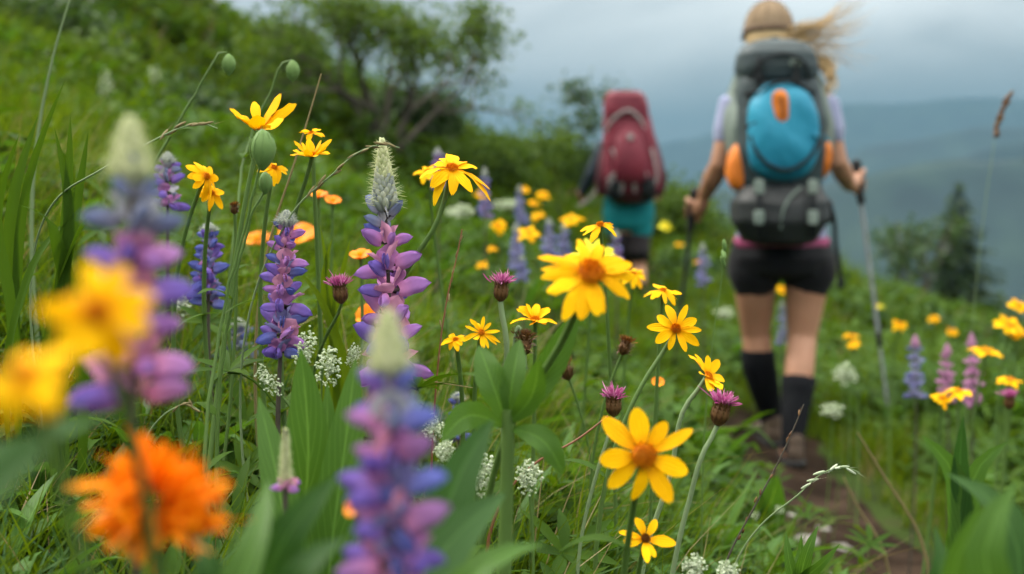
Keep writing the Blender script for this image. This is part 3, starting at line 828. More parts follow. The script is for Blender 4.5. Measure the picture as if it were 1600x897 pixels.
# --- softer ones farther back
FAR = [('blurred daisy by the purple lupin right of the wide drooping one', 752, 304, 4.2, 26), ('blurred daisy above the pale blue lupin group', 778, 352, 3.6, 30), ('blurred pair-like daisy in front of the pale blue lupins', 826, 364, 3.4, 40),
       ('blurred round yellow flower left of the pale blue lupins, above another', 770, 388, 3.8, 20), ('blurred round yellow flower lowest left of the pale blue lupins', 753, 414, 3.5, 22),
       ('orange-yellow far daisy, lower of a stack left of the red backpack', 842, 338, 5.2, 26), ('orange-yellow far daisy, middle of a stack left of the red backpack', 834, 318, 5.4, 24),
       ('orange-yellow far daisy, top of a stack left of the red backpack', 848, 305, 5.6, 22), ('tiny far yellow daisy on the slope above the stacked ones', 820, 297, 6.0, 18),
       ('blurred wide daisy left of the teal shorts', 892, 342, 3.8, 36), ('lemon-yellow blur right of the teal shorts', 1040, 354, 5.0, 22),
       ('yellow blur between the legs of the nearer hiker', 1223, 452, 6.0, 20), ('blurred yellow daisy right of the walking legs, upper of two', 1331, 524, 4.0, 28), ('blurred yellow daisy right of the walking legs, lower of two', 1334, 537, 3.9, 24),
       ('blurred yellow daisy right of the long pale walking pole', 1406, 507, 4.4, 26), ('blurred yellow daisy behind the pink lupins, on the left', 1459, 498, 5.0, 20), ('blurred yellow daisy behind the pink lupins, on the right', 1487, 518, 4.6, 22),
       ('wide blurred daisy right of the taller pink lupin', 1541, 549, 2.6, 52), ('blurred daisy at the right edge, topmost of three', 1592, 478, 3.2, 34), ('blurred daisy at the right edge, middle of three', 1578, 509, 3.0, 48), ('blurred daisy at the right edge, lowest of three', 1590, 524, 3.0, 36),
       ('side-on daisy above the small maroon bud at the right edge', 1578, 594, 2.4, 48), ('small yellow daisy low at the left of the pink lupins', 1471, 622, 2.2, 34), ('daisy seen edge-on below the pink lupins', 1497, 612, 2.2, 50),
       ('faint yellow-green blur right of the walking pole near the ridge', 1372, 478, 7.0, 18), ('small yellow dot on the ridge between the hikers', 1062, 382, 7.5, 16), ('faint yellow dot beside the left walking pole', 1092, 410, 5.5, 18)]
for i, (lb, u, v, Y, px) in enumerate(FAR):
    rs = np.random.default_rng(900 + i)
    daisy(lb, u, v, Y, px * .95, rs.normal(0, 18), 87 if 'edge-on' in lb else 80 if 'side-on' in lb else 58 + rs.normal(0, 12), 10, .12, .3, leaves=0, sr=.0028, bumps=20, discr=.24, pw=.26, name='yellow_daisy', group='blurred yellow daisies', mat='yellow_pale' if 'lemon' in lb or 'green' in lb else 'yellow')


# --- orange blooms
def ragged(label, u, v, Y, px, seed, n=130, squash=.8):
    rs = np.random.default_rng(seed); c = P(u, v, Y); r = px / FPX * Y / 2
    cur = stem_curve(c - [0, 0, r * .6], [0, 0, 1], (), (.02, .03), rs)
    root = thing('paintbrush_flower', cur[0], label, 'flower', None)
    b = MB(); b.tube(cur, .0026, 6); b.build('stem', M['stem'], root)
    b = MB(); d = rs.normal(0, 1, (n, 3)); d[:, 1] *= .8; d[:, 2] = d[:, 2] * squash + .1; d /= np.linalg.norm(d, axis=1, keepdims=True)
    base = c + d * r * .30
    L = r * (.50 + .28 * rs.random(n))
    b.strips(base, d, L, r * .26 * (.7 + .6 * rs.random(n)), rs.normal(0, .22, n), (.35, .6, .9, 1, .6, .95, .35), 3, .1, ref=rs.normal(0, 1, (n, 3)), dvec=rs.normal(0, 1, (n, 3)))
    b.build('flower_head', M['orange'], root)
    b = MB(); q = 9; a = np.arange(q) * 6.283 / q
    rd = np.stack([np.cos(a), np.sin(a), 0 * a], -1)
    b.strips(c - [0, 0, r * .75] + rd * .002, rd + [0, 0, .9], r * .7, r * .2, .1, (.6, 1, .7, .05), 3, .1, ref=[0, 0, 1]); b.build('calyx', M['bud_green'], root)
    stem_leaves(root, cur, 2, .06, .014, rs)


ragged('large ragged orange bloom, very blurred, low at the left near the lens', 246, 782, .48, 192, 5, 240)


def poppy(label, u, v, Y, px, yaw, pitch, seed, via=()):
    rs = np.random.default_rng(seed); c = P(u, v, Y); n = face(yaw, pitch); ax, ay, n = basis(n); r = px / FPX * Y / 2
    cur = stem_curve(c - n * r * .3, n * .4 + np.array([0, 0, 1]), via, rs.normal(0, .03, 2), rs)
    root = thing('orange_poppy', cur[0], label, 'flower', 'orange poppies behind the lupins')
    b = MB(); b.tube(cur, .0022, 6); b.build('stem', M['stem'], root)
    b = MB(); k = 6; th = np.arange(k) * 6.283 / k + rs.normal(0, .1, k); rad = np.cos(th)[:, None] * ax + np.sin(th)[:, None] * ay
    b.strips(c - n * r * .3 + rad * r * .05, rad * .8 + n * .75, r * 1.25, r * 1.15, .28, (.25, .7, 1, 1.05, .9, .5), 5, -.12, ref=n, dvec=-n)
    h = b.build('flower_head', M['orange'], root)
    b = MB(); q = 26; d = n + rs.normal(0, .35, (q, 3)); b.strips(np.repeat(c[None] - n * r * .2, q, 0), d, r * .5, r * .06, 0, (.6, .5, 1.2, .6)); b.build('stamens', M['yellow'], h)
    return root


poppy('orange poppy glowing behind the short blue-violet lupin, on its left', 402, 374, 2.3, 44, -10, 66, 1)
poppy('orange poppy glowing behind the short blue-violet lupin, on its right', 464, 366, 2.4, 58, 10, 62, 2)
poppy('small round orange poppy above the short blue-violet lupin, left of two', 498, 304, 1.75, 27, 0, 70, 3)
poppy('small round orange poppy above the short blue-violet lupin, right of two', 520, 313, 1.72, 26, 20, 62, 4)
poppy('orange poppy bud showing through the left side of the tall sharp lupin', 563, 398, 1.5, 34, -10, 68, 5)
poppy('orange poppy peeping left of the lower florets of the tall sharp lupin', 575, 492, 1.55, 40, -20, 40, 6)
poppy('tiny red-orange poppy in the grass beside the magenta bud', 1028, 597, 1.6, 20, 0, 50, 7)
poppy('orange petal blur low inside the nearest blurred lupin', 552, 792, .62, 34, -40, 30, 8)


# --- lupins
def floret_mesh(pal, seed):
    rs = np.random.default_rng(seed)
    w, bn = LUPM[pal]
    b = MB()
    # wings: two cupped petals joined into a pouch, pointing out along +X and dipping at the tip
    for sgn in (-1, 1):
        rows = []
        for i in range(9):
            t = i / 8; x = .15 + .95 * t; hgt = .26 * max(0, math.sin(math.pi * (.10 + .895 * t ** .85))) ** .55 + .008; zc = .0 + .06 * math.sin(t * 2.6) + .10 * t * t
            a = np.linspace(-1.45, 1.45, 7)
            rows.append(np.stack([np.full(7, x) - .05 * np.abs(a), sgn * (.125 * np.cos(a) * max(0, math.sin(math.pi * min(1, .15 + .85 * t))) ** .5 + .012 + .07 * t * t * np.clip(np.sin(a), 0, 1)), zc + hgt * np.sin(a)], -1))
        b.grid(np.array(rows), m=0)
    # banner: broad petal standing behind the wings, its sides folded back
    rows = []
    for i in range(8):
        t = i / 7; a = np.linspace(-1, 1, 9); wd = .46 * math.sin(math.pi * (.10 + .80 * t)) ** .75
        rows.append(np.stack([-.02 + .46 * t ** 1.3 - .26 * np.abs(a) ** 1.5 * t, a * wd, .12 + .62 * t - .05 * np.abs(a)], -1))
    b.grid(np.array(rows), m=1)
    b.tube([[-.22, 0, -.04], [.02, 0, 0], [.20, 0, .02]], [.035, .05, .09], 6, 2)
    for V in b.v:
        V += .022 * np.stack([fbm(V[:, 1] * 4 + seed * 3 + k, V[:, 2] * 4 + V[:, 0] * 3, 2, seed + k) for k in range(3)], -1) * 2
    return b.mesh('floret', [w, bn, M['stem_dark']])


FLO = {p: [floret_mesh(p, i) for i in range(4)] for p in LUPM}


def lupin(label, u0, vtip, u1, vbot, Y, wpx, nwh, nper, pals, tip=.2, group='lupins in the meadow', tipmat='fuzz_blue', seed=1, stem='stem_dark', parts=True, gap=1.0, off=None, leaves=3, fs=1.0):
    rs = np.random.default_rng(seed)
    top, bot = P(u0, vtip, Y), P(u1, vbot, Y); wdt = wpx / FPX * Y
    off = off if off is not None else rs.normal(0, .02, 2)
    cur = spline([root_point(bot, off), bot - unit(top - bot) * .04, bot, top], 26)
    root = thing('lupin', cur[0], label, 'lupin', group)
    b = MB(); b.tube(cur, np.linspace(.0034, .0014, 26), 7); b.build('stem', M[stem], root)
    H = np.linalg.norm(top - bot); axis = unit(top - bot); a1, a2, _ = basis(axis)
    org = Vector(WL[root.name]); pals_ = [] if callable(pals) else pals
    sc0 = wdt * .5 / 1.15 * fs
    for i in range(nwh + (2 if tip < .5 else 0)):
        q = (i + .5) / nwh; late = i - nwh + 1 if i >= nwh else 0; hpos = H * (1 - tip) * q
        s = sc0 * (1.08 - .42 * min(q, 1) ** 2) * (1, .62, .42)[late]
        if late: hpos = H * (1 - tip) + H * tip * (-.06, .03, .13)[late]
        k = nper if q < .75 else max(4, nper - 1)
        a0 = rs.random() * 6.28
        for j in range(k):
            if rs.random() < .11: continue
            a = a0 + j * 6.283 / k + rs.normal(0, .24)
            d = a1 * math.cos(a) + a2 * math.sin(a)
            tilt = .30 * (min(q, 1) - .35) + rs.normal(0, .24) + late * .55
            xax = unit(d + axis * tilt); yax = unit(np.cross(axis, xax)); zax = np.cross(xax, yax); ro = rs.normal(0, .3); yax, zax = yax * math.cos(ro) + zax * math.sin(ro), zax * math.cos(ro) - yax * math.sin(ro)
            ss = s * (.72 + .42 * rs.random())
            mt = Matrix(((*[xax[0] * ss, yax[0] * ss, zax[0] * ss], 0), (xax[1] * ss, yax[1] * ss, zax[1] * ss, 0), (xax[2] * ss, yax[2] * ss, zax[2] * ss, 0), (0, 0, 0, 1)))
            ce = bot + axis * (hpos + rs.normal(0, H * .013)) + d * ss * .16
            p = pick(['slate', 'slate', 'blue'], rs) if late and 'PINK' not in pals_ else pals(q, rs) if callable(pals) else pals[rs.integers(len(pals))]
            me = FLO[p][rs.integers(4)]
            o = bpy.data.objects.new('floret', me); COL.objects.link(o); o.parent = root
            o.matrix_local = Matrix.Translation(Vector(ce) - org) @ mt
            WL[o.name] = WL[root.name]
    # tip: overlapping hairy buds
    b = MB(); nb = 130
    for i in range(nb):
        q = i / nb; hpos = H * (1 - tip) + H * tip * q * 1.02
        rr = wdt * .135 * (1 - q) ** .75 + .0006; a = i * 2.39996
        d = a1 * math.cos(a) + a2 * math.sin(a)
        ax = unit(d * .75 * (1 - q * .6) + axis); l = wdt * .095 * (1.15 - .55 * q)
        b.ell(bot + axis * hpos + d * rr * .75, (l * .42, l * .42, l), np.array([*basis(ax)]), 6, 5, 1 if q < .30 + .25 * rs.random() and tipmat == 'fuzz' and Y > 1 else 0)
        for _h in range(3):
            b.strips([bot + axis * hpos + d * rr], [ax * .5 + d + rs.normal(0, .5, 3)], l * (1.0 + .8 * rs.random()), .0005, 0, (1, .8, .1))
    b.build('bud_tip', [M[tipmat], M['fuzz_blue']], root)
    for j in range(leaves):
        i = int(26 * (.2 + .5 * j / max(1, leaves))); a = rs.random() * 6.28
        st = cur[i]; en = st + np.array([math.cos(a) * .06, math.sin(a) * .06, .03])
        bb = MB(); bb.tube(bez(st, (st + en) / 2 + [0, 0, .02], en, 5), .0011, 5)
        palmate(bb, en[0:1], en[1:2], en[2:3], np.array([0.001]), np.array([.05]), stalk=False, jit=0)
        bb.build('leaf', M['herb'], root)
    return root


pick = lambda seq, rs: seq[rs.integers(len(seq))]
sharp = lambda q, rs: pick(['violet', 'violet', 'pinkish', 'pinkish'] if q < .7 else ['pinkish', 'blue', 'slate'] if q < .85 else ['slate'], rs)
lupin('tall sharp violet lupin with a pale pointed bud tip, in the centre', 597, 222, 614, 590, 1.2, 124, 7, 6, sharp, .27, tipmat='fuzz', seed=2, fs=.98, off=(.0, .02))
lupin('short sharp blue-violet lupin under a drooping dark tip, left of the tall one', 448, 332, 438, 560, 1.2, 82, 9, 5, ['violet', 'blue', 'violet', 'pinkish'], .08, seed=3, off=(.0, .02))
near = lambda q, rs: pick(['rose', 'violet', 'violet', 'blue', 'pinkish'] if q < .62 else ['blue', 'violet', 'slate', 'blue', 'rose'], rs)
lupin('nearest blurred lupin with a creamy blunt bud tip, at the bottom centre', 606, 492, 612, 960, .50, 178, 7, 6, near, .18, tipmat='fuzz', seed=4, fs=1.0, off=(0, .05), leaves=0)
lupin('blurred pink and violet lupin behind the most blurred yellow daisy', 203, 190, 208, 640, .52, 178, 7, 5, lambda q, rs: pick(['rose', 'violet', 'pinkish', 'pinkish'] if q < .7 else ['slate', 'slate', 'blue', 'slate'], rs), .19, tipmat='fuzz', seed=5, off=(.02, .06), leaves=0)
lupin('plain blue lupin left of the short blue-violet one, upright', 326, 350, 326, 480, 1.45, 62, 7, 6, ['blue', 'blue', 'violet'], .08, seed=6, tipmat='fuzz_blue')
lupin('soft blue lupin half hidden in leaves below the plain blue one', 372, 500, 368, 610, 1.75, 70, 5, 6, ['blue', 'slate'], .1, seed=7)
lupin('dark blue lupin hidden behind the nearest blurred one, on its right', 716, 615, 716, 690, 1.5, 50, 4, 6, ['blue'], .1, seed=8)
lupin('whitish unopened lupin bud spike low beside the broad leaves', 446, 672, 446, 770, .8, 54, 1, 4, ['pinkish'], .85, tipmat='fuzz', seed=9, leaves=0)
lupin('slate and lilac lupin further left behind the blurred pink one', 262, 240, 262, 330, 1.6, 60, 4, 6, ['slate', 'violet'], .15, seed=19)
FL = [('far purple lupin behind the wide drooping daisy, taller', 684, 232, 296, 3.2, 34, ['lilac']), ('far lilac lupin just right of the wide drooping daisy', 757, 262, 345, 3.6, 26, ['lilac', 'pale']),
      ('far pale blue lupin, tallest left of the red backpack', 812, 290, 352, 4.4, 24, ['pale', 'pale']), ('pale blue lupin, leftmost of the group under the stacked daisies', 806, 350, 420, 3.8, 30, ['pale', 'pale']), ('pale blue lupin, middle of the group under the stacked daisies', 858, 342, 405, 3.9, 28, ['pale', 'pale']),
      ('pale blue lupin, rightmost of the group under the stacked daisies', 880, 350, 412, 4.0, 26, ['pale', 'pale']), ('lilac lupin below the teal shorts, beside the small side-on daisy', 962, 360, 432, 3.4, 30, ['lilac', 'pale']), ('bluish lupin low behind the magenta bud in the middle', 815, 400, 440, 3.2, 24, ['pale']),
      ('faint blue lupin between the left walking pole and the bare leg', 1098, 380, 450, 4.6, 26, ['pale', 'pale']), ('taller pink lupin at the right side of the meadow', 1518, 522, 640, 3.1, 36, ['PINK']), ('shorter pink lupin left of the taller pink one', 1480, 538, 632, 3.2, 32, ['PINK']),
      ('pale blue lupin left of the pink ones, topped with a pink bud', 1430, 525, 622, 3.3, 34, ['pale', 'pale']), ('faint blue lupin seen between the legs of the nearer hiker', 1222, 470, 540, 5.4, 22, ['pale'])]
LUPM['PINK'] = (M['pink'], M['pink']); FLO['PINK'] = [floret_mesh('PINK', i) for i in range(4)]
for i, (lb, u, vt, vb, Y, wp, pl) in enumerate(FL):
    lupin(lb, u, vt, u + 1, vb, Y, wp, 6, 5, pl, .16, 'blurred lupins further back', 'pink' if pl == ['PINK'] or 'topped' in lb else 'fuzz_blue', 40 + i, leaves=0)


# --- white clusters
def white_cluster(label, u, v, Y, wpx, hpx, lean, seed, n=150):
    rs = np.random.default_rng(seed); c = P(u, v, Y); w_, h_ = wpx / FPX * Y / 2, hpx / FPX * Y / 2
    ax = unit([math.sin(R(lean)), 0, math.cos(R(lean))]); a1, a2, _ = basis(ax)
    cur = stem_curve(c - ax * h_ * .9, ax, (), rs.normal(0, .02, 2), rs)
    root = thing('white_flower', cur[0], label, 'flower', 'white flower clusters low in the meadow')
    b = MB(); b.tube(cur, .0014, 6); b.build('stem', M['stem'], root)
    b = MB(); k = 0
    while k < n:
        q = rs.normal(0, .5, 3)
        if np.linalg.norm(q) > 1: continue
        q[2] = q[2] * .95
        rr = 1.0 if q[2] < .2 else 1 - .55 * (q[2] - .2)
        p = c + a1 * q[0] * w_ * rr + a2 * q[1] * w_ * rr + ax * q[2] * h_
        s = w_ * .085 * (.7 + .7 * rs.random())
        if k % 3:
            b.ell(p, (s, s, s * .9), None, 6, 4)
        else:
            d = rs.normal(0, 1, (5, 3)) + np.array([0, -.5, .4]); b.strips(np.repeat(p[None], 5, 0), d, s * 2.1, s * 1.5, .2, (.4, 1, .9, .2), 2)
        k += 1
    hd = b.build('flower_head', M['white'], root)
    b = MB(); q = 24; d = rs.normal(0, 1, (q, 3)) * [1, 1, .6] + ax * .4
    b.strips(np.repeat((c - ax * h_ * .8)[None], q, 0) + ax * h_ * 1.2 * rs.random((q, 1)), d, w_ * .8, w_ * .04, 0, (1, .8, .5)); b.build('flower_stalks', M['stem'], hd)
    stem_leaves(root, cur, 2, .05, .01, rs)


for a in [('white beaded cluster left of the tall sharp lupin, upper left of two', 478, 543, 1.15, 40, 82, 15, 1), ('white beaded cluster just left of the tall sharp lupin, larger of two', 513, 570, 1.12, 46, 74, 5, 2), ('leaning white cluster under the soft blue lupin', 420, 594, 1.15, 34, 74, -38, 3),
          ('small white sprig hanging at the right foot of the sharp lupin', 552, 556, 1.18, 26, 50, 10, 4), ('white cluster just right of the nearest blurred lupin, upper', 680, 668, 1.05, 42, 50, -10, 5), ('white cluster just right of the nearest blurred lupin, lower', 694, 706, 1.02, 40, 46, 10, 6),
          ('rounded white cluster left of the thick green stalk', 752, 738, 1.05, 58, 80, 10, 7), ('rounded white cluster right of the thick green stalk', 826, 744, 1.05, 48, 70, -4, 8), ('white cluster at the bottom edge, left of two', 1084, 886, 1.0, 44, 50, -5, 9), ('white cluster at the bottom edge, right of two', 1136, 890, 1.0, 40, 40, 5, 10),
          ('soft white cluster under the blurred pink lupin', 284, 474, 1.6, 50, 28, 60, 11)]:
    white_cluster(*a)
for i, (lb, u, v, Y, wp, hp) in enumerate([('pale blurred spire on the hillside right of the long grass stalk', 166, 132, 5.0, 26, 60), ('faint white blur on the hillside near the left edge', 75, 92, 6.0, 30, 36), ('faint white blur on the hillside below the long rock', 240, 118, 6.5, 26, 34),
                                           ('larger white blossom blur between the socks and the pale walking pole', 1320, 585, 3.6, 44, 40), ('soft white blur left of the bare left leg', 1132, 488, 4.2, 34, 22), ('white blossom blur right of the socks, lower and smaller of two', 1300, 640, 3.0, 40, 26),
                                           ('white haze of blossom behind the wide drooping daisy', 720, 330, 4.2, 52, 22), ('white haze of blossom below the orange stack of far daisies', 790, 320, 5.0, 48, 20), ('faint white blossom blur behind the pale tip of the tall sharp lupin', 600, 300, 4.5, 36, 20), ('pale blossom blur by the path near the clover leaf', 1180, 805, 2.0, 16, 16), ('second pale blossom blur by the path, above the first', 1216, 796, 2.1, 17, 17)]):
    white_cluster(lb, u, v, Y, wp, hp, 0, 70 + i, 90)


# --- knapweed buds and seed heads
def knapweed(label, u, v, Y, px, lean, seed, via=(), top='knap', stem='stem_pale', sr=.0016, dried=False):
    rs = np.random.default_rng(seed); c = P(u, v, Y); r = px / FPX * Y / 2
    ax = unit([math.sin(R(lean)), -.12, math.cos(R(lean))]); a1, a2, _ = basis(ax)
    cur = stem_curve(c - ax * r * 1.9, ax, via, rs.normal(0, .02, 2), rs)
    root = thing('knapweed' if not dried else 'seed_head', cur[0], label, 'flower' if not dried else 'seed head', 'knapweed buds and dried heads')
    b = MB(); b.tube(cur, np.linspace(sr * 1.2, sr, 22), 6)
    h = 120; i = rs.integers(3, 21, h)
    b.strips(cur[i] + rs.normal(0, .002, (h, 3)) * 0, rs.normal(0, 1, (h, 3)), .004, .0004, 0, (1, .6, .2)); b.build('stem', M[stem], root)
    b = MB(); prof = [(-1.9, .16), (-1.7, .42), (-1.2, .66), (-.7, .68), (-.3, .52), (0, .45)]
    b.loft([(c + ax * r * z, r * q, r * q, a1, a2) for z, q in prof], 14)
    for z in (-1.6, -1.2, -.8, -.4):
        k = 11; a = np.arange(k) * 6.283 / k + z * 3; rd = np.cos(a)[:, None] * a1 + np.sin(a)[:, None] * a2
        b.strips(c + ax * r * z + rd * r * .45, rd * (.55 if not dried else 1.1) + ax, r * (.7 if not dried else .95), r * .32, -.12 if not dried else rs.normal(.2, .4, k), (.8, 1, .6, .05), 3, .15, ref=rd)
    b.build('bud', M['bract'], root)
    k = 110; q = rs.normal(0, .42, (k, 2)); rd = q[:, :1] * a1 + q[:, 1:] * a2
    b = MB(); b.strips(c + rd * r * .6 - ax * r * .1, ax * .8 + rd * 1.1 + rs.normal(0, .12, (k, 3)), r * (.75 + .3 * rs.random(k)) * (1 if not dried else .7), r * .13, rs.normal(0, .2, k), (.7, .8, 1, .9, .2), 2, dvec=rs.normal(0, 1, (k, 3)))
    b.build('flower_head', M[top], root)


knapweed('magenta knapweed bud on a thick pale stalk above the tangled yellow daisies', 784, 440, 1.15, 34, 4, 1, via=[(790, 520, 1.15), (788, 620, 1.16)], sr=.0028)
knapweed('magenta knapweed bud between the two sharp lupins', 530, 443, 1.2, 34, -5, 2, via=[(512, 520, 1.22)], stem='stem')
knapweed('magenta knapweed bud above the big soft daisy, smaller of two', 959, 618, 1.12, 36, 0, 3, via=[(938, 720, 1.12), (912, 820, 1.12)])
knapweed('magenta knapweed bud below the swept daisy, larger of two', 1130, 628, 1.1, 42, 12, 4, via=[(1108, 690, 1.1), (1075, 790, 1.1)], sr=.0022)
knapweed('dried brown seed head under the cup-shaped daisy, curled', 820, 524, 1.16, 36, 8, 5, via=[(822, 570, 1.16)], top='bract', dried=True)
knapweed('dried brown seed head facing us right of the big orange-domed daisy', 980, 532, 1.35, 26, 20, 6, top='disc_brown', dried=True, stem='stem')
knapweed('soft dried brown head among the leaves left of the magenta bud', 880, 568, 1.5, 30, -20, 7, top='disc_brown', dried=True, stem='stem')
knapweed('small brown head in the grass left of the short lupin', 366, 320, 1.3, 16, 0, 8, top='disc_brown', dried=True, stem='stem')
knapweed('dark brown head low between the lupins under the magenta bud', 517, 494, 1.4, 22, 0, 9, top='bract', dried=True, stem='stem')
knapweed('small soft maroon bud below the side-on daisy at the right edge', 1578, 618, 2.2, 24, 0, 10, stem='stem')


# --- nodding poppy buds
def nodding_bud(label, u, v, Y, px, path, seed, up=False):
    c = P(u, v, Y); r = px / FPX * Y / 2; rs = np.random.default_rng(seed)
    pts = [P(*q) for q in path]
    cur = spline([root_point(pts[-1], rs.normal(0, .02, 2))] + pts[::-1], 30)
    root = thing('poppy_bud', cur[0], label, 'flower bud', 'nodding green buds')
    b = MB(); b.tube(cur + .0018 * np.stack([fbm(np.arange(30) * .7 + seed * 9, np.arange(30) * 0. + 2, 2, seed)] * 2 + [np.zeros(30)], -1), np.linspace(.0021, .0011, 30) * (1 + .25 * vnoise(np.arange(30) * 1.1, np.arange(30) * 0. + seed, 4)), 6)
    hq = 170; ii = rs.integers(4, 29, hq); b.strips(cur[ii], rs.normal(0, 1, (hq, 3)), .0045, .0004, 0, (1, .6, .2)); b.build('stem', M['stem'], root)
    stem_leaves(root, cur, 2, .055, .010, rs)
    b = MB(); b.loft([(c + np.array([.1 * q * r, 0, z * r]), r * q, r * q) for z, q in ((1.5, .12), (1.2, .5), (.6, .88), (0, 1), (-.7, .85), (-1.3, .5), (-1.75, .1))][::-1], 12)
    q = 160; d = rs.normal(0, 1, (q, 3)); d /= np.linalg.norm(d, axis=1, keepdims=True)
    b.strips(c + d * r * np.array([.92, .92, 1.45]), d + rs.normal(0, .3, (q, 3)), r * .32, r * .03, 0, (1, .6, .2))
    for k in range(9):
        a = 6.283 * k / 9; b.tube([c + np.array([.1 * z * r, 0, z * r]) + np.array([math.cos(a), math.sin(a), 0]) * r * w_ for z, w_ in ((-1.3, .5), (-.7, .85), (0, 1), (.6, .88), (1.2, .5))], r * .035, 4)
    b.build('bud', M['bud_green'], root)


nodding_bud('green nodding bud on a long stalk, left of two against the hillside', 357, 100, 1.5, 21, [(354, 82, 1.5), (347, 81, 1.5), (326, 112, 1.5), (284, 182, 1.5), (245, 250, 1.5)], 1)
nodding_bud('green nodding bud on a long stalk, right of two against the hillside', 457, 110, 1.55, 21, [(455, 94, 1.55), (446, 96, 1.55), (425, 140, 1.55), (396, 200, 1.55), (370, 330, 1.5)], 2)
nodding_bud('plump green bud right beneath the sharp upright daisy', 410, 232, 1.1, 40, [(408, 255, 1.1), (392, 320, 1.1), (350, 480, 1.1), (325, 640, 1.08)], 3)
nodding_bud('slender green bud below the plump one on the same clump', 414, 285, 1.12, 22, [(412, 300, 1.12), (396, 330, 1.12), (372, 420, 1.12)], 4)


# --- grasses that stand out
def seed_grass(label, pts, seed, r=.0011, mat='stem_pale', spikes=9, s0=.55, sl=.011, sw=.0028, headmat='grass_dry'):
    rs = np.random.default_rng(seed); q = [P(*p) for p in pts]
    cur = spline([root_point(q[-1], (0, 0))] + q[::-1], 40)
    root = thing('grass_stalk', cur[0], label, 'grass stalk', 'single grass stalks')
    b = MB(); b.tube(cur, np.linspace(r * 1.3, r * .5, 40), 5); b.build('stem', M[mat], root)
    if spikes:
        b = MB()
        top = int(40 * s0)
        for k in range(spikes):
            i = int(top + (39 - top) * (k + .5) / spikes); d = unit(cur[min(39, i + 1)] - cur[i - 1] + rs.normal(0, .25, 3) * .01)
            dd = unit(d + rs.normal(0, .22, 3)); b.ell(cur[i] + rs.normal(0, .0012, 3), (sw * .5, sw * .5, sl * .5), np.array([*basis(dd)]), 6, 5)
            b.strips([cur[i] + dd * sl * .4], [dd], sl * .8, .0004, 0, (1, .5, .1))
        b.build('seed_spike', M[headmat], root)


seed_grass('arched grass stalk whose seed head bends over the tall sharp lupin', [(624, 231, 1.18), (598, 226, 1.18), (560, 238, 1.18), (520, 272, 1.18), (465, 322, 1.19), (430, 380, 1.2)], 1, s0=.72, spikes=10, sl=.014)
seed_grass('nodding grass stalk with pale spikelets above the blurred pink lupin', [(340, 201, 1.15), (315, 193, 1.15), (285, 199, 1.15), (235, 222, 1.15), (150, 270, 1.17), (100, 300, 1.2)], 2, s0=.84, spikes=6, sl=.013)
seed_grass('arched grass stalk with white spikelets beside the dirt path', [(1343, 739, 1.25), (1315, 730, 1.25), (1288, 738, 1.25), (1245, 775, 1.25), (1200, 810, 1.26)], 3, s0=.78, spikes=7, sl=.013, headmat='white')
seed_grass('faint curved grass stalk with pale tip over the ragged orange bloom', [(312, 642, 1.3), (292, 632, 1.3), (268, 640, 1.3), (240, 665, 1.3), (222, 700, 1.3)], 4, s0=.8, spikes=5, sl=.012)
seed_grass('straight dry stalk rising behind the tiny stacked daisies', [(502, 115, 1.35), (480, 190, 1.35), (455, 270, 1.35), (430, 345, 1.35)], 5, mat='grass_dry', spikes=0, r=.0016)
seed_grass('long pale grass stalk leaning into the upper left corner', [(112, -10, 1.6), (85, 80, 1.6), (62, 190, 1.6)], 6, spikes=0, r=.0026)
seed_grass('dark speckled grass stalk leaning right by the dirt path', [(1256, 632, 1.1), (1222, 710, 1.1), (1180, 790, 1.1), (1145, 855, 1.1)], 7, mat='stem_dark', s0=.55, spikes=12, sl=.006, sw=.002, headmat='bract')
seed_grass('reddish bare twig slanting left of the magenta bud', [(950, 650, 1.15), (900, 688, 1.15), (845, 718, 1.15)], 8, mat='stem_red', spikes=0, r=.0016)
seed_grass('broken dry stalk across the dirt path', [(1340, 676, 2.0), (1385, 750, 2.0), (1432, 826, 2.0)], 9, mat='grass_dry', spikes=0, r=.0028)
seed_grass('second dry stalk lying lower across the dirt path', [(1318, 745, 2.2), (1345, 800, 2.2), (1372, 842, 2.2)], 10, mat='grass_dry', spikes=0, r=.0028)
seed_grass('thin orange-brown stalk with spiky head, right of the tall sharp lupin', [(722, 358, 1.2), (714, 400, 1.2), (702, 450, 1.2), (690, 520, 1.2), (684, 575, 1.2)], 11, mat='stem_red', s0=.62, spikes=9, sl=.008, sw=.002)
seed_grass('tall faint grass head rising against the far mountains at the right', [(1582, 140, 3.2), (1562, 185, 3.2), (1548, 260, 3.2), (1528, 420, 3.2), (1516, 560, 3.2)], 12, s0=.86, spikes=14, sl=.04, sw=.010, headmat='bract')
seed_grass('fine dry stalk crossing low under the white cluster', [(745, 607, 1.15), (700, 600, 1.15), (660, 594, 1.15)], 13, mat='grass_dry', spikes=0, r=.0008)
seed_grass('thin dark stalk with tiny green tip beside the black shorts', [(1132, 372, 1.5), (1128, 430, 1.5), (1115, 520, 1.5)], 14, mat='stem', spikes=3, s0=.9, sl=.016, sw=.006, headmat='bud_green')


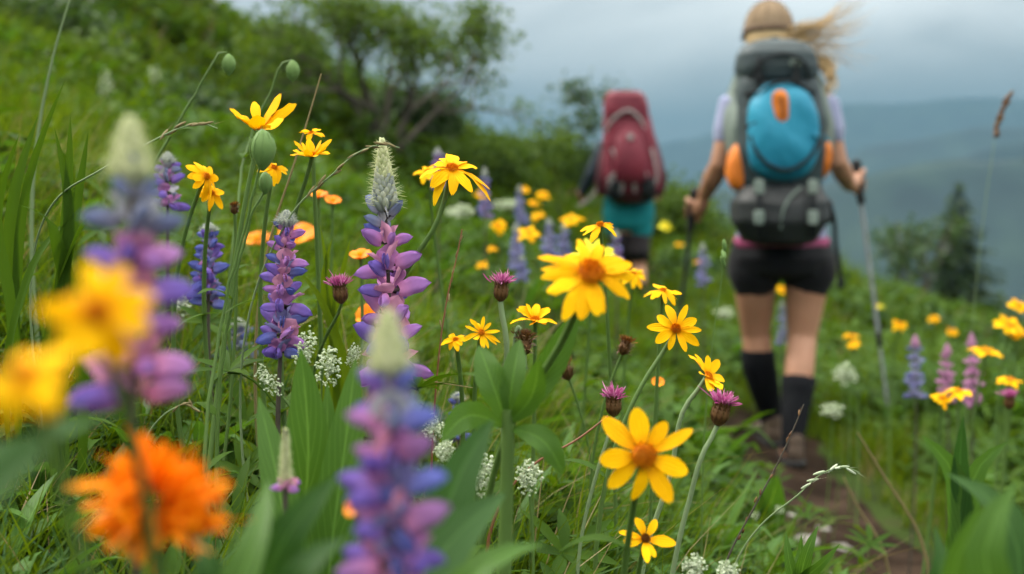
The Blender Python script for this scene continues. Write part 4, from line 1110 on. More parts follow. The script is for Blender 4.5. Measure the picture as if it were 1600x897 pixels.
# --- broad leaves near the lens
def blade_leaf(root, pts, W, mat, seed, fold=.10, prof=None, tilt=(0, -1, .35)):
    """one broad leaf along a curved midrib"""
    cur = spline(pts, 16); rs = np.random.default_rng(seed)
    t = np.linspace(0, 1, 16); pr = np.interp(t, [0, .12, .35, .6, .82, .94, 1], prof or [.16, .45, .92, 1, .68, .32, .02])
    tg = np.gradient(cur, axis=0); tg /= np.linalg.norm(tg, axis=1, keepdims=True)
    ref = np.asarray(tilt, float) + rs.normal(0, .15, 3)
    side = np.cross(tg, ref); side /= np.linalg.norm(side, axis=1, keepdims=True); nr = np.cross(side, tg)
    c = np.linspace(-1, 1, 9)
    wav = .05 * np.sin(t[:, None] * 14 + c * 2 + rs.random() * 6) * np.abs(c)
    Pt = cur[:, None] + side[:, None] * (W * .5 * pr[:, None] * c)[..., None] + nr[:, None] * (W * pr[:, None] * (fold * np.abs(c) ** 1.3 + wav))[..., None]
    b = MB(); b.grid(Pt)
    return b.build('leaf', M[mat], root)


def leafy_plant(label, leaves, mat='broad', group='broad-leaved plants close to the lens', aloft=False):
    """leaves: list of (list of (u,v,Y) from base to tip, width px, [tilt])"""
    b0 = P(*leaves[0][0][0]); base = np.array([b0[0], b0[1], float(T(b0[0], b0[1]))])
    root = thing('leafy_plant', base, label, 'plant', group)
    for i, lf in enumerate(leaves):
        pts = [P(*q) for q in lf[0]]
        if not aloft: pts = [base + (pts[0] - base) * .5 * np.array([1, 1, 0]) if pts[0][2] > base[2] + .03 else base] + pts
        blade_leaf(root, pts, lf[1] / FPX * lf[0][len(lf[0]) // 2][2], lf[3] if len(lf) > 3 else mat, i + int(b0[0] * 1e4) % 1000, tilt=lf[2] if len(lf) > 2 else (0, -1, .35))
    return root


leafy_plant('upright plant of long broad light green leaves behind the creamy bud tip', [([(470, 860, .95), (482, 700, .95), (470, 545, .96)], 92), ([(520, 840, .93), (540, 690, .94), (556, 560, .96)], 74), ([(450, 850, .9), (430, 730, .92), (404, 620, .95)], 66), ([(505, 880, .98), (510, 760, .98), (512, 600, 1.0)], 60)])
leafy_plant('dark broad-leaved plant right beside the nearest blurred lupin', [([(640, 930, .62), (700, 850, .64), (790, 770, .68)], 120, (0, -1, .9), 'broad_dark'), ([(660, 940, .66), (710, 760, .68), (770, 655, .72)], 110, (.3, -1, .4), 'broad_dark'), ([(690, 960, .6), (760, 880, .6), (850, 850, .62)], 90, (0, -.8, 1), 'broad')])
leafy_plant('very blurred broad leaves at the left edge under the yellow daisies', [([(-60, 800, .34), (30, 720, .35), (130, 630, .37)], 130, (0, -1, .6), 'broad_dark'), ([(-40, 720, .4), (60, 690, .42), (190, 640, .45)], 70, (0, -.7, 1), 'broad_dark')])
leafy_plant('soft broad leaves filling the lower left between orange bloom and nearest lupin', [([(400, 960, .58), (440, 850, .58), (530, 740, .6)], 110, (.2, -1, .5), 'broad_dark'), ([(350, 960, .55), (390, 870, .56), (420, 750, .6)], 90, (-.3, -1, .4), 'broad'), ([(430, 980, .5), (480, 880, .5), (545, 840, .52)], 110, (0, -.8, .9), 'broad_dark'), ([(330, 980, .6), (330, 900, .6), (300, 820, .62)], 80, (0, -1, .6), 'broad_dark')])
leafy_plant('pale leafy plant with a thick green stalk and a whorl of upright leaves', [([(790, 660, .9), (770, 600, .9), (748, 540, .92)], 48), ([(792, 655, .9), (800, 600, .9), (812, 530, .92)], 40), ([(800, 660, .9), (850, 590, .9), (905, 480, .9)], 46), ([(785, 665, .9), (730, 650, .88), (690, 690, .86)], 46), ([(800, 670, .9), (850, 690, .88), (880, 740, .88)], 42), ([(795, 660, .9), (830, 620, .88), (842, 560, .86)], 40)], 'broad', aloft=True)
rt = [o for o in COL.objects if o.get('label', '').startswith('pale leafy plant')][0]
b = MB(); cu = spline([WL[rt.name], P(788, 890, .9), P(792, 760, .9), P(794, 640, .9)], 16); b.tube(cu, np.linspace(.0062, .0045, 16), 9); b.build('stem', M['stem'], rt)
leafy_plant('large blurred leaves at the bottom right corner', [([(1480, 960, .62), (1500, 860, .62), (1560, 780, .64)], 120, (.2, -1, .6), 'broad'), ([(1560, 980, .6), (1540, 850, .6), (1590, 750, .62)], 110, (-.2, -1, .5), 'broad'), ([(1600, 960, .7), (1570, 800, .72), (1480, 740, .75)], 90, (0, -.8, .9), 'broad_dark'), ([(1440, 970, .7), (1470, 900, .7), (1460, 820, .72)], 80, (0, -1, .6), 'broad_dark')])
leafy_plant('bright rounded leaf cluster by the dirt path at the bottom', [([(1240, 905, 1.2), (1232, 870, 1.2), (1228, 830, 1.21)], 30), ([(1250, 905, 1.2), (1262, 860, 1.19), (1278, 822, 1.2)], 36), ([(1255, 905, 1.2), (1285, 880, 1.18), (1312, 850, 1.18)], 28), ([(1245, 905, 1.2), (1250, 870, 1.22), (1252, 836, 1.22)], 30)])
leafy_plant('tall narrow-leaved dark plant at the left edge', [([(20, 470, 1.3), (18, 330, 1.3), (60, 180, 1.32)], 22, (.5, -1, .2), 'herb'), ([(25, 470, 1.3), (40, 300, 1.3), (102, 124, 1.3)], 15, (.5, -1, .2), 'herb'), ([(15, 470, 1.25), (-5, 340, 1.25), (30, 210, 1.25)], 20, (.5, -1, .2), 'herb'), ([(30, 480, 1.2), (60, 400, 1.2), (120, 330, 1.2)], 24, (0, -.7, 1), 'herb')], 'herb')
leafy_plant('bushy lupin leaves left of the blurred pink lupin', [([(100, 420, 1.2), (108, 360, 1.2), (85, 200, 1.2)], 22, (.2, -1, .3), 'herb'), ([(100, 420, 1.2), (106, 320, 1.2), (110, 180, 1.2)], 22, (.2, -1, .3), 'herb'), ([(100, 420, 1.2), (120, 320, 1.2), (138, 205, 1.2)], 22, (.2, -1, .3), 'herb'), ([(100, 420, 1.2), (70, 340, 1.18), (30, 320, 1.15)], 26, (0, -.7, 1), 'herb'), ([(100, 420, 1.2), (140, 340, 1.18), (175, 320, 1.15)], 26, (0, -.7, 1), 'herb')], 'herb')
leafy_plant('clump of narrow bright leaves between the two sharp lupins', [([(520, 520, 1.3), (505, 440, 1.3), (520, 370, 1.3)], 16, (.3, -1, .3), 'grass'), ([(520, 520, 1.3), (530, 450, 1.3), (548, 372, 1.3)], 18, (.3, -1, .3), 'grass'), ([(522, 520, 1.28), (490, 450, 1.28), (462, 420, 1.28)], 16, (.3, -1, .3), 'grass'), ([(520, 520, 1.3), (512, 430, 1.3), (500, 350, 1.3)], 14, (.3, -1, .3), 'grass')], 'grass')
leafy_plant('leafy clump under the pink lupins at the right', [([(1500, 800, 1.6), (1490, 740, 1.6), (1440, 680, 1.6)], 50, (0, -1, .6), 'broad'), ([(1510, 800, 1.6), (1530, 730, 1.6), (1575, 690, 1.6)], 46, (0, -1, .6), 'broad'), ([(1500, 800, 1.6), (1500, 720, 1.6), (1505, 650, 1.6)], 40, (0, -1, .6), 'broad_dark')])
# ------------------------------------------------------------------ hikers
M['skin'] = solid('skin', [(.30, .145, .085), (.42, .22, .14)], 5, .5, .05, 90, .35, sss=.05)
M['lavender'] = solid('lavender_cotton', [(.20, .22, .36), (.30, .32, .46)], 4, .9, .15, 300, .1, True, .2)
M['pink_hem'] = solid('pink_hem', [(.26, .05, .12), (.34, .09, .18)], 6, .9, .1, 300, .1, True)
M['black_cloth'] = solid('black_shorts', [(.006, .006, .008), (.014, .014, .017)], 6, .85, .2, 120, .15, sheen=.05)
M['sock'] = solid('black_knit', [(.004, .0045, .006), (.010, .011, .013)], 8, .95, .3, 350, .1, True)
M['boot'] = solid('brown_boot', [(.045, .030, .022), (.10, .070, .050)], 10, .8, .3, 80)
M['sole'] = solid('dark_rubber', [(.010, .010, .010), (.02, .02, .02)], 10, .9)
M['cap'] = solid('tan_cap', [(.19, .135, .085), (.27, .20, .135)], 9, .9, .3, 260, .1, True)
M['cap_dark'] = solid('brown_trim', [(.085, .055, .035), (.13, .085, .055)], 9, .9)
M['blonde'] = leafy('blonde_hair', [(.36, .23, .10), (.50, .35, .17), (.58, .43, .24)], .25, .5, .35, 3, tcol=(1.1, 1, .8))
M['eye'] = solid('dark_eye', [(.01, .01, .01), (.03, .02, .02)], 10, .2)
M['slate_nylon'] = solid('slate_nylon', [(.018, .030, .036), (.038, .056, .062)], 5, .6, .35, 26, .35)
M['grey_nylon'] = solid('charcoal_nylon', [(.010, .012, .014), (.026, .030, .032)], 5, .6, .35, 26, .35)
M['blue_nylon'] = solid('blue_nylon', [(.010, .175, .29), (.018, .26, .40)], 4, .55, .3, 24, .35)
M['orange_nylon'] = solid('orange_nylon', [(.52, .13, .012), (.66, .20, .02)], 6, .6, .4, 30, .3)
M['sage_nylon'] = solid('sage_nylon', [(.10, .135, .12), (.19, .23, .205)], 6, .7, .3, 40, .25)
M['maroon'] = solid('maroon_nylon', [(.105, .010, .022), (.19, .022, .040)], 4, .6, .4, 20, .3)
M['maroon_dark'] = solid('dark_maroon_nylon', [(.040, .008, .014), (.075, .014, .022)], 4, .6, .3, 20, .3)
M['strap'] = solid('dark_webbing', [(.008, .010, .012), (.022, .025, .028)], 20, .8, .4, 200, .2, True)
M['pale_web'] = solid('pale_webbing', [(.22, .20, .20), (.34, .31, .31)], 20, .8, .3, 200, .2, True)
M['teal'] = solid('teal_fabric', [(.006, .13, .15), (.012, .20, .22)], 5, .85, .2, 160, .15)
M['legging'] = solid('grey_legging', [(.028, .022, .026), (.05, .042, .046)], 5, .9, .2, 200, .1)
M['jacket'] = solid('dark_sleeve', [(.014, .022, .030), (.030, .042, .055)], 5, .8, .25, 60, .2)
M['metal'] = solid('brushed_alloy', [(.16, .18, .19), (.26, .28, .29)], 30, .45, .1, 200, .5)
M['rubber'] = solid('black_grip', [(.008, .008, .009), (.018, .018, .02)], 30, .75, .4, 120)


class Fig:
    """landmarks given as photo pixels plus a depth offset in metres (positive = farther away)"""
    def __init__(s, Y): s.Y = Y; s.k = Y / FPX
    def __call__(s, u, v, dy=0.0):
        return P(u, v, s.Y + dy)


def hand(mb, g, a, wr, side, tilt=0.0):
    """fist closed round a grip: g grip centre, a grip axis (up), wr wrist; side -1 left, +1 right"""
    a = unit(a); w = g - wr; w = unit(w - a * np.dot(w, a)); e2 = np.cross(a, w) * side
    pc = g - w * .030
    mb.limb([wr, wr * .55 + (g - w * .04) * .45, pc + a * .012], [.024, .027, .030], 12)
    for k, dz in enumerate((.030, .010, -.010, -.030)):
        mb.ell(pc + a * dz + e2 * .006, (.015, .015, .012), None, 10, 8)
    for k, (dz, fr, ex) in enumerate(((.033, .0095, 215), (.012, .010, 225), (-.009, .0096, 220), (-.029, .0082, 205))):
        pts = []
        for q in np.linspace(10, ex, 7):
            t = R(q); pts.append(g + a * dz + (-w * math.cos(t) + e2 * math.sin(t)) * .0265)
        mb.limb([pc + a * dz * .9 + e2 * .012] + pts, [fr * 1.1] + [fr * (1 - .03 * j) for j in range(7)], 9)
    pts = [pc + a * .022 - e2 * .010, g + a * .040 - e2 * .026 - w * .008, g + a * .047 - e2 * .022 + w * .016, g + a * .044 + w * .030 + e2 * .002]
    mb.limb(pts, [.015, .0125, .011, .0095], 9)


def head_shape(mb, c, h, fwd=(0, 1, 0)):
    f = unit(fwd); r = np.cross(f, [0, 0, 1.0]); u = np.array([0, 0, 1.0]); ax = np.array([r, f, u])
    mb.ell(c + u * h * .10, (h * .335, h * .40, h * .39), ax, 20, 14)
    mb.ell(c + f * h * .10 - u * h * .20, (h * .26, h * .27, h * .30), ax, 18, 12)
    mb.ell(c + f * h * .37 - u * h * .06, (h * .055, h * .09, h * .11), ax, 10, 8)          # nose
    mb.ell(c + f * h * .335 - u * h * .235, (h * .11, h * .05, h * .03), ax, 10, 6)          # lips
    mb.ell(c + f * h * .29 - u * h * .40, (h * .12, h * .09, h * .09), ax, 10, 8)            # chin
    for s in (-1, 1):
        mb.ell(c + r * s * h * .335 - f * h * .02 - u * h * .04, (h * .035, h * .08, h * .13), ax, 10, 8)


def eyes(c, h, parent, fwd=(0, 1, 0)):
    f = unit(fwd); r = np.cross(f, [0, 0, 1.0]); b = MB()
    for s in (-1, 1):
        b.ell(c + f * h * .355 + r * s * h * .14 + np.array([0, 0, .02 * h]), (h * .045, h * .03, h * .028), np.array([r, f, [0, 0, 1.0]]), 10, 6)
    return b


def band(mb, pts, wid, th, nrm, n=20, m=0):
    """flat strap along a curve; nrm points away from what it lies on"""
    cur = spline(pts, n); tg = np.gradient(cur, axis=0); tg /= np.linalg.norm(tg, axis=1, keepdims=True)
    nr = np.broadcast_to(np.asarray(nrm, float), cur.shape); sd = np.cross(tg, nr); sd /= np.linalg.norm(sd, axis=1, keepdims=True)
    nr = np.cross(sd, tg)
    q = [(-1, -1), (1, -1), (1, 1), (-1, 1)]
    rows = np.stack([cur + sd * wid * .5 * a + nr * th * .5 * b for a, b in q], 1)
    mb.grid(rows, True, m, True)


def shoe(g, toe, root, heel_up=0.0):
    """g: heel point on the ground, toe: direction"""
    t = unit(toe); r = np.cross(t, [0, 0, 1.0]); u = np.cross(r, t)
    b = MB()
    for dl, zz, ra in ((.03, .055, (.036, .045, .055)), (.10, .045, (.040, .065, .042)), (.18, .035, (.044, .065, .032)), (.03, .10, (.037, .042, .045))):
        b.ell(g + t * dl + u * zz, ra, np.array([r, t, u]), 16, 10)
    o = fuse(b, .008, M['boot'], 'boot', root, 3)
    b = MB(); b.loft([(g + t * .105 + u * z, .046 + k, .135 + k, r, t) for z, k in ((0, -.006), (.004, 0), (.02, .001), (.024, -.006))], 22, 0, .7)
    b.build('sole', M['sole'], o)
    b = MB()
    for k in range(4):
        p = g + t * (.085 + .022 * k) + u * (.098 - .011 * k); b.tube([p - r * .025, p + u * .004, p + r * .025], .0025, 5)
    b.build('lace', M['pale_web'], o)


def trekking_pole(label, grip, foot, root_z, mat, cat='walking pole'):
    """grip: centre of the handle; foot: lower end on the ground"""
    a = unit(grip - foot); root = thing('trekking_pole', foot, label, cat, 'trekking poles of the nearer hiker')
    e1, e2, _ = basis(a); L = np.linalg.norm(grip - foot)
    b = MB(); prof = [(-.085, .011), (-.075, .016), (-.05, .015)] + [(z, .0155 + .0015 * (i % 2)) for i, z in enumerate(np.linspace(-.04, .045, 14))] + [(.055, .017), (.075, .020), (.088, .018), (.094, .008)]
    b.loft([(grip + a * z, r, r, e1, e2) for z, r in prof], 14); b.build('grip', M['rubber'], root)
    b = MB(); b.tube([grip - a * .08, foot + a * L * .42], [.0078, .0078], 10); s = b.build('shaft', M[mat], root)
    b = MB(); b.loft([(foot + a * (L * .42 + z), r, r, e1, e2) for z, r in ((-.03, .008), (-.028, .0115), (.028, .0115), (.03, .008))], 12)
    b.ell(foot + a * L * .42 + e1 * .012, (.008, .006, .02), np.array([e1, e2, a]), 8, 6); b.build('clamp', M['rubber'], s)
    b = MB(); b.tube([foot + a * L * .42, foot + a * .05], [.0064, .0055], 10); b.build('lower_shaft', M[mat], root)
    b = MB(); b.loft([(foot + a * z, r, r, e1, e2) for z, r in ((.052, .007), (.055, .026), (.060, .028), (.066, .010))], 16); b.build('basket', M['rubber'], root)
    b = MB(); b.tube([foot + a * .056, foot + a * .02, foot - a * .01], [.006, .005, .002], 8); b.build('tip', M['rubber'], root)
    b = MB(); band(b, [grip + a * .07, grip + a * .05 + e1 * .05, grip - a * .05 + e1 * .06, grip - a * .085 + e1 * .03, grip - a * .03 + e1 * .02, grip + a * .06], .014, .002, e2, 28); b.build('strap', M['strap'], root)
    return root


# ---------------- nearer hiker
F = Fig(4.9)
gz = lambda u, Yd: P(u, 500, Yd)[0]
x0 = P(1222, 700, 4.9)[0]
hk = thing('person', (x0, 4.9, float(T(x0, 4.9))), 'hiker in tan cap, lavender shirt, black shorts and knee socks walking away with poles', 'person')
gl, gr_ = F(1082, 330, .18), F(1342, 286, .20)                      # pole grips
wl, wr_ = F(1100, 306, .13), F(1327, 290, .13)                      # wrists
footR = np.array([P(1238, 700, 4.74)[0], 4.70, 0]); footR[2] = float(T(footR[0], 4.70)) + .012
footL = np.array([P(1207, 690, 5.08)[0], 5.06, 0]); footL[2] = float(T(footL[0], 5.06)) + .012
hc = F(1201, 52, .10)
SH_L, SH_R = F(1150, 166, .03), F(1285, 168, .03)
EL, ER = F(1124, 258, .02), F(1309, 254, .02)
poleL_foot = np.array([P(1052, 600, 5.15)[0], 5.25, 0]); poleL_foot[2] = float(T(poleL_foot[0], 5.25))
poleR_foot = np.array([P(1392, 640, 5.1)[0], 5.05, 0]); poleR_foot[2] = float(T(poleR_foot[0], 5.05))
aL, aR = unit(gl - poleL_foot), unit(gr_ - poleR_foot)
b = MB()
b.loft([(F(1222, 420, 0), .08, .06), (F(1222, 408, 0), .150, .100), (F(1222, 375, -.01), .170, .125), (F(1221, 340, 0), .142, .105), (F(1220, 305, .01), .122, .088), (F(1219, 250, .02), .140, .100),
        (F(1218, 200, .03), .160, .110), (F(1217, 165, .04), .160, .095), (F(1215, 148, .05), .115, .075), (F(1213, 135, .055), .065, .06), (F(1211, 125, .06), .03, .03)], 26)
b.limb([F(1213, 150, .05), F(1209, 112, .08), F(1204, 85, .10)], [.058, .052, .055], 14)
head_shape(b, hc, .235)
for s, e, wv, g, a, sd in ((SH_L, EL, wl, gl, aL, -1), (SH_R, ER, wr_, gr_, aR, 1)):
    m1 = s * .5 + e * .5; m2 = e * .6 + wv * .4
    b.limb([s, m1, e, m2, wv], [.054, .045, .038, .040, .027], 14)
    b.ell(s, (.060, .058, .058), None, 14, 10)
    hand(b, g, a, wv, sd)
# legs: far (left) foot planted ahead, right foot pushing off behind
for hip, kn, calf, ank in ((F(1180, 398, 0), F(1181, 522, .09), F(1186, 572, .09), footL + np.array([-.0, .035, .10])), (F(1264, 398, 0), F(1253, 528, .00), F(1249, 578, -.06), footR + np.array([0, .03, .11]))):
    mid = hip * .5 + kn * .5
    b.limb([hip, hip * .7 + kn * .3, mid, kn, calf, calf * .45 + ank * .55, ank], [.085, .088, .078, .056, .056, .044, .036], 16)
for ft in (footL, footR):
    b.ell(ft + np.array([0, .07, .04]), (.036, .09, .032), None, 12, 8)
body = fuse(b, .0062, M['skin'], 'body', hk, 4)
eyes(hc, .235, body).build('eyes', M['eye'], body)
# shirt
b = MB()
b.loft([(F(1221, 384, -.01), .10, .08), (F(1221, 380, -.01), .176, .132), (F(1221, 345, 0), .165, .122), (F(1220, 305, .01), .146, .106), (F(1219, 250, .02), .156, .112), (F(1218, 200, .03), .172, .120), (F(1217, 165, .04), .170, .104), (F(1215, 147, .05), .122, .083), (F(1213, 136, .055), .072, .066)], 26)
for s, e, dv in ((SH_L, EL, -1), (SH_R, ER, 1)):
    b.limb([s + np.array([-.03 * dv, 0, .0]), s, s * .55 + e * .45], [.068, .070, .062], 14)
fuse(b.crumple(.010, 17, 6), .009, M['lavender'], 'shirt', hk, 3)
b = MB(); b.loft([(F(1221, v, -.01), .1785 + k, .1345 + k) for v, k in ((388, -.01), (386, .004), (372, .003), (370, -.01))], 30); b.build('shirt_hem', M['pink_hem'], hk)
# shorts
b = MB()
b.loft([(F(1222, 376, -.01), .12, .09), (F(1222, 380, -.01), .180, .134), (F(1222, 402, -.015), .190, .150), (F(1222, 424, -.01), .16, .135), (F(1222, 432, -.01), .10, .08)], 28)
for hip, kn in ((F(1178, 398, 0), F(1181, 522, .09)), (F(1266, 398, 0), F(1253, 528, .0))):
    b.limb([hip, hip * .86 + kn * .14, hip * .745 + kn * .255], [.098, .106, .104], 16)
fuse(b.crumple(.006, 20, 7), .009, M['black_cloth'], 'shorts', hk, 3)
# socks and boots
for kn, calf, ank, ft in ((F(1181, 522, .09), F(1186, 572, .09), footL + np.array([-.0, .035, .10]), footL), (F(1253, 528, .0), F(1249, 578, -.06), footR + np.array([0, .03, .11]), footR)):
    ank = np.asarray(ank); top = kn * .42 + calf * .58 if ft is footL else calf * .86 + ank * .14
    b = MB(); mid_ = [calf] if ft is footL else []; b.tube([top + [0, 0, .010], top] + mid_ + [calf * .66 + ank * .34, calf * .40 + ank * .60, ank, ft + np.array([0, .03, .05])], [.063, .067] + [.067] * len(mid_) + [.061, .053, .044, .044], 18); b.build('sock', M['sock'], hk)
    shoe(ft + np.array([0, -.02, 0]), (0.08 if ft is footR else -.05, 1, .02 if ft is footL else -.10), hk)
# cap
f_, u_ = np.array([0, 1.0, 0]), np.array([0, 0, 1.0]); r_ = np.array([1.0, 0, 0])
b = MB(); rows = []
for q in np.linspace(0, 1, 12):
    t = q * math.pi / 2 * 1.08; z = math.cos(t); k = math.sin(t)
    rows.append((hc + u_ * (.012 + .112 * z) + f_ * .0, .093 * k + .003, .110 * k + .003))
b.loft(rows, 30); cp = b.build('cap', M['cap'], hk)
b = MB()
for ang in range(0, 180, 36):
    a = R(ang); pts = [hc + u_ * (.0145 + .112 * math.cos(t)) + r_ * .0945 * math.sin(t) * math.cos(a) + f_ * .111 * math.sin(t) * math.sin(a) for t in np.linspace(-1.6, 1.6, 22)]
    b.tube(pts, .0022, 5)
b.ell(hc + u_ * .127, (.010, .010, .006), None, 10, 6)
b.build('seam', M['cap_dark'], cp)
b = MB(); th = np.linspace(.25, math.pi - .25, 16)
b.grid(np.stack([np.stack([hc + r_ * .096 * np.cos(t) * (1 + q * .12) + f_ * (.108 * np.sin(t) + .075 * q * np.sin(t) ** 2) + u_ * (.012 - .018 * q - .02 * np.cos(t) ** 2 * q) for t in th]) for q in np.linspace(0, 1, 5)])); bm_ = b.build('brim', M['cap'], cp)
b = MB(); band(b, [hc + u_ * .012 + r_ * .097 * math.cos(t) + f_ * .114 * math.sin(t) for t in np.linspace(math.pi, 2 * math.pi, 14)], .024, .003, (0, -1, .1), 30); b.build('band', M['cap_dark'], cp)
# hair streaming to the right
b = MB(); rs = np.random.default_rng(3)
b.ell(hc + np.array([0, -.02, -.03]), (.092, .098, .095), None, 16, 10)
for k in range(60):
    st = hc + np.array([.02 + .07 * rs.random(), -.05 - .05 * rs.random(), .01 - .13 * rs.random()])
    ln = .12 + .21 * rs.random(); up_ = rs.normal(.16, .42)
    b_pts = [st, st + np.array([.35 * ln, -.03, .02 + up_ * .1 * ln]), st + np.array([.72 * ln, -.03 + rs.normal(0, .02), ln * up_ * .6]), st + np.array([ln, rs.normal(-.03, .04), ln * up_])]
    b.tube(spline(b_pts, 12), np.linspace(.0034, .0005, 12), 5)
for k in range(22):
    st = hc + np.array([.05 + .04 * rs.random(), -.05 + .05 * rs.random(), -.07])
    e = F(1292 + rs.normal(0, 6), 138 + rs.normal(0, 14), -.06)
    b.tube(spline([st, st * .6 + e * .4 + np.array([.06, -.02, .01]), e * .8 + st * .2 + np.array([.05, 0, 0]), e], 12), np.linspace(.009, .002, 12), 6)
b.build('hair', M['blonde'], hk)

trekking_pole('dark walking pole in the left hand of the nearer hiker', gl, poleL_foot, 0, 'grey_nylon')
trekking_pole('pale metal walking pole in the right hand of the nearer hiker', gr_, poleR_foot, 0, 'metal')

# ---------------- blue pack of the nearer hiker
c0 = F(1222, 240, -.10)
pk = thing('backpack', F(1222, 372, -.14), 'large slate and blue backpack with orange patch on the nearer hiker', 'backpack')


def panel(name, outline, yb, bulge, mat, parent, n=48, inset=(1, .99, .96, .9, .8, .68, .55, .42, .28, .15), e=None):
    """cushion with the outline (u, v list in pixels) standing off the pack by bulge"""
    q = np.array([F(u, v, yb - bulge * .5) for u, v in outline]); q = np.vstack([q, q[:1]])
    d = np.concatenate([[0], np.cumsum(np.linalg.norm(np.diff(q, axis=0), axis=1))]); t = np.linspace(0, d[-1], n, endpoint=False)
    ring = np.stack([np.interp(t, d, q[:, k]) for k in range(3)], -1)
    for _ in range(2): ring = (np.roll(ring, 1, 0) + ring * 2 + np.roll(ring, -1, 0)) / 4
    ce = ring.mean(0); rows = []
    rows.append(np.stack([ring[:, 0], np.full(n, 4.9 + yb + .03), ring[:, 2]], -1))
    for s in inset:
        r2 = ce + (ring - ce) * s; r2[:, 1] = 4.9 + yb - bulge * max(0, 1 - s ** 3.2) ** .5; rows.append(r2)
    r2 = ce + (ring - ce) * .05; r2[:, 1] = 4.9 + yb - bulge; rows.append(r2)
    b = MB(); b.grid(np.array(rows), True, 0, True); b.crumple(.013, 14, len(name))
    return b.build(name, M[mat], parent)


I3 = np.eye(3)
b = MB()
b.loft([(F(1218, 300, -.20), .10, .06), (F(1218, 294, -.20), .145, .10), (F(1219, 240, -.21), .160, .115), (F(1218, 180, -.21), .158, .115), (F(1215, 135, -.20), .145, .105), (F(1213, 112, -.19), .135, .10), (F(1212, 104, -.19), .10, .07)], 40, 0, .62, 6); b.crumple(.010, 13, 1)
mbody = b.build('pack_body', M['slate_nylon'], pk)
b = MB(); b.loft([(F(1214, 128, -.20), .10, .08), (F(1214, 124, -.20), .140, .115), (F(1213, 108, -.20), .146, .125), (F(1212, 86, -.20), .138, .122), (F(1211, 70, -.19), .115, .10), (F(1210, 64, -.18), .07, .06)], 40, 0, .65, 6); b.crumple(.012, 15, 2)
lid = b.build('lid', M['slate_nylon'], pk)
b = MB(); band(b, [F(1172, 124, -.31), F(1190, 96, -.335), F(1225, 84, -.335), F(1258, 100, -.335), F(1262, 126, -.31)], .010, .006, (0, -1, .2), 26); b.build('zipper', M['strap'], lid)
b = MB(); b.sbox(F(1243, 98, -.322), (.022, .006, .012), None, .4); b.build('lid_badge', M['sage_nylon'], lid)
blue = panel('front_pocket', [(1180, 150), (1194, 130), (1228, 122), (1260, 130), (1275, 152), (1282, 190), (1284, 225), (1278, 258), (1262, 277), (1228, 284), (1192, 279), (1176, 262), (1170, 230), (1171, 190), (1174, 165)], -.30, .07, 'blue_nylon', pk)
b = MB(); band(b, [F(1174, 212, -.33), F(1184, 240, -.352), F(1202, 258, -.362), F(1228, 266, -.365), F(1254, 256, -.362), F(1272, 236, -.352), F(1281, 216, -.33)], .013, .008, (0, -1, .1), 34); b.build('zipper', M['strap'], blue)
b = MB(); band(b, [F(1187, 150, -.325), F(1205, 133, -.34), F(1228, 127, -.345), F(1252, 134, -.34), F(1268, 156, -.325)], .010, .008, (0, -1, .2), 26); b.build('piping', M['strap'], blue)
op = panel('patch_pocket', [(1207, 150), (1213, 141), (1223, 139), (1232, 144), (1236, 167), (1236, 188), (1229, 198), (1217, 197), (1210, 186)], -.358, .016, 'orange_nylon', pk, 30)
b = MB(); b.tube([F(1222, 150, -.375), F(1223, 170, -.377), F(1224, 186, -.375)], .003, 6); b.build('zipper', M['strap'], op)
panel('side_pocket', [(1139, 248), (1148, 228), (1162, 218), (1174, 232), (1179, 262), (1184, 292), (1164, 302), (1144, 296), (1137, 272)], -.22, .045, 'orange_nylon', pk, 30)
panel('side_pocket', [(1276, 222), (1288, 208), (1299, 220), (1302, 250), (1295, 274), (1284, 284), (1277, 264), (1275, 240)], -.22, .045, 'orange_nylon', pk, 30)
b = MB(); b.loft([(F(1218, 382, -.20), .07, .06), (F(1218, 377, -.21), .13, .11), (F(1219, 345, -.22), .172, .145), (F(1219, 315, -.22), .168, .14), (F(1218, 292, -.21), .150, .115), (F(1218, 284, -.21), .11, .07)], 40, 0, .72, 6); b.crumple(.014, 12, 3)
bot = b.build('bottom_compartment', M['grey_nylon'], pk)
b = MB(); band(b, [F(1252, 292, -.345), F(1232, 312, -.365), F(1222, 335, -.37), F(1220, 358, -.355)], .008, .006, (0, -1, 0), 22); b.build('piping', M['sage_nylon'], bot)
for uu in (1186, 1270):
    b = MB(); band(b, [F(uu, 286, -.335), F(uu, 310, -.372), F(uu + 1, 345, -.372), F(uu + 1, 372, -.33)], .020, .006, (0, -1, 0), 18); st = b.build('compression_strap', M['strap'], pk)
    for vv, yy in ((292, -.362), (340, -.386)):
        b = MB(); b.sbox(F(uu, vv, yy), (.018, .008, .026), I3, .4); b.build('buckle', M['sage_nylon'], st)
for q_ in ([F(1160, 205, -.24), F(1170, 198, -.31), F(1182, 192, -.345)], [F(1284, 200, -.24), F(1280, 196, -.31), F(1270, 190, -.345)], [F(1158, 150, -.22), F(1168, 146, -.29), F(1184, 142, -.325)], [F(1280, 150, -.22), F(1274, 146, -.29), F(1262, 140, -.325)]):
    b = MB(); band(b, spline(q_, 8), .014, .006, (0, -1, .1), 12); b.build('compression_strap', M['strap'], pk)
for uu in (1186, 1244):
    b = MB(); band(b, [F(uu, 84, -.30), F(uu, 104, -.334), F(uu, 126, -.330), F(uu + 1, 140, -.325)], .014, .005, (0, -1, 0), 14); st = b.build('lid_strap', M['strap'], pk)
    b = MB(); b.sbox(F(uu, 122, -.338), (.014, .007, .016), I3, .4); b.build('buckle', M['strap'], st)
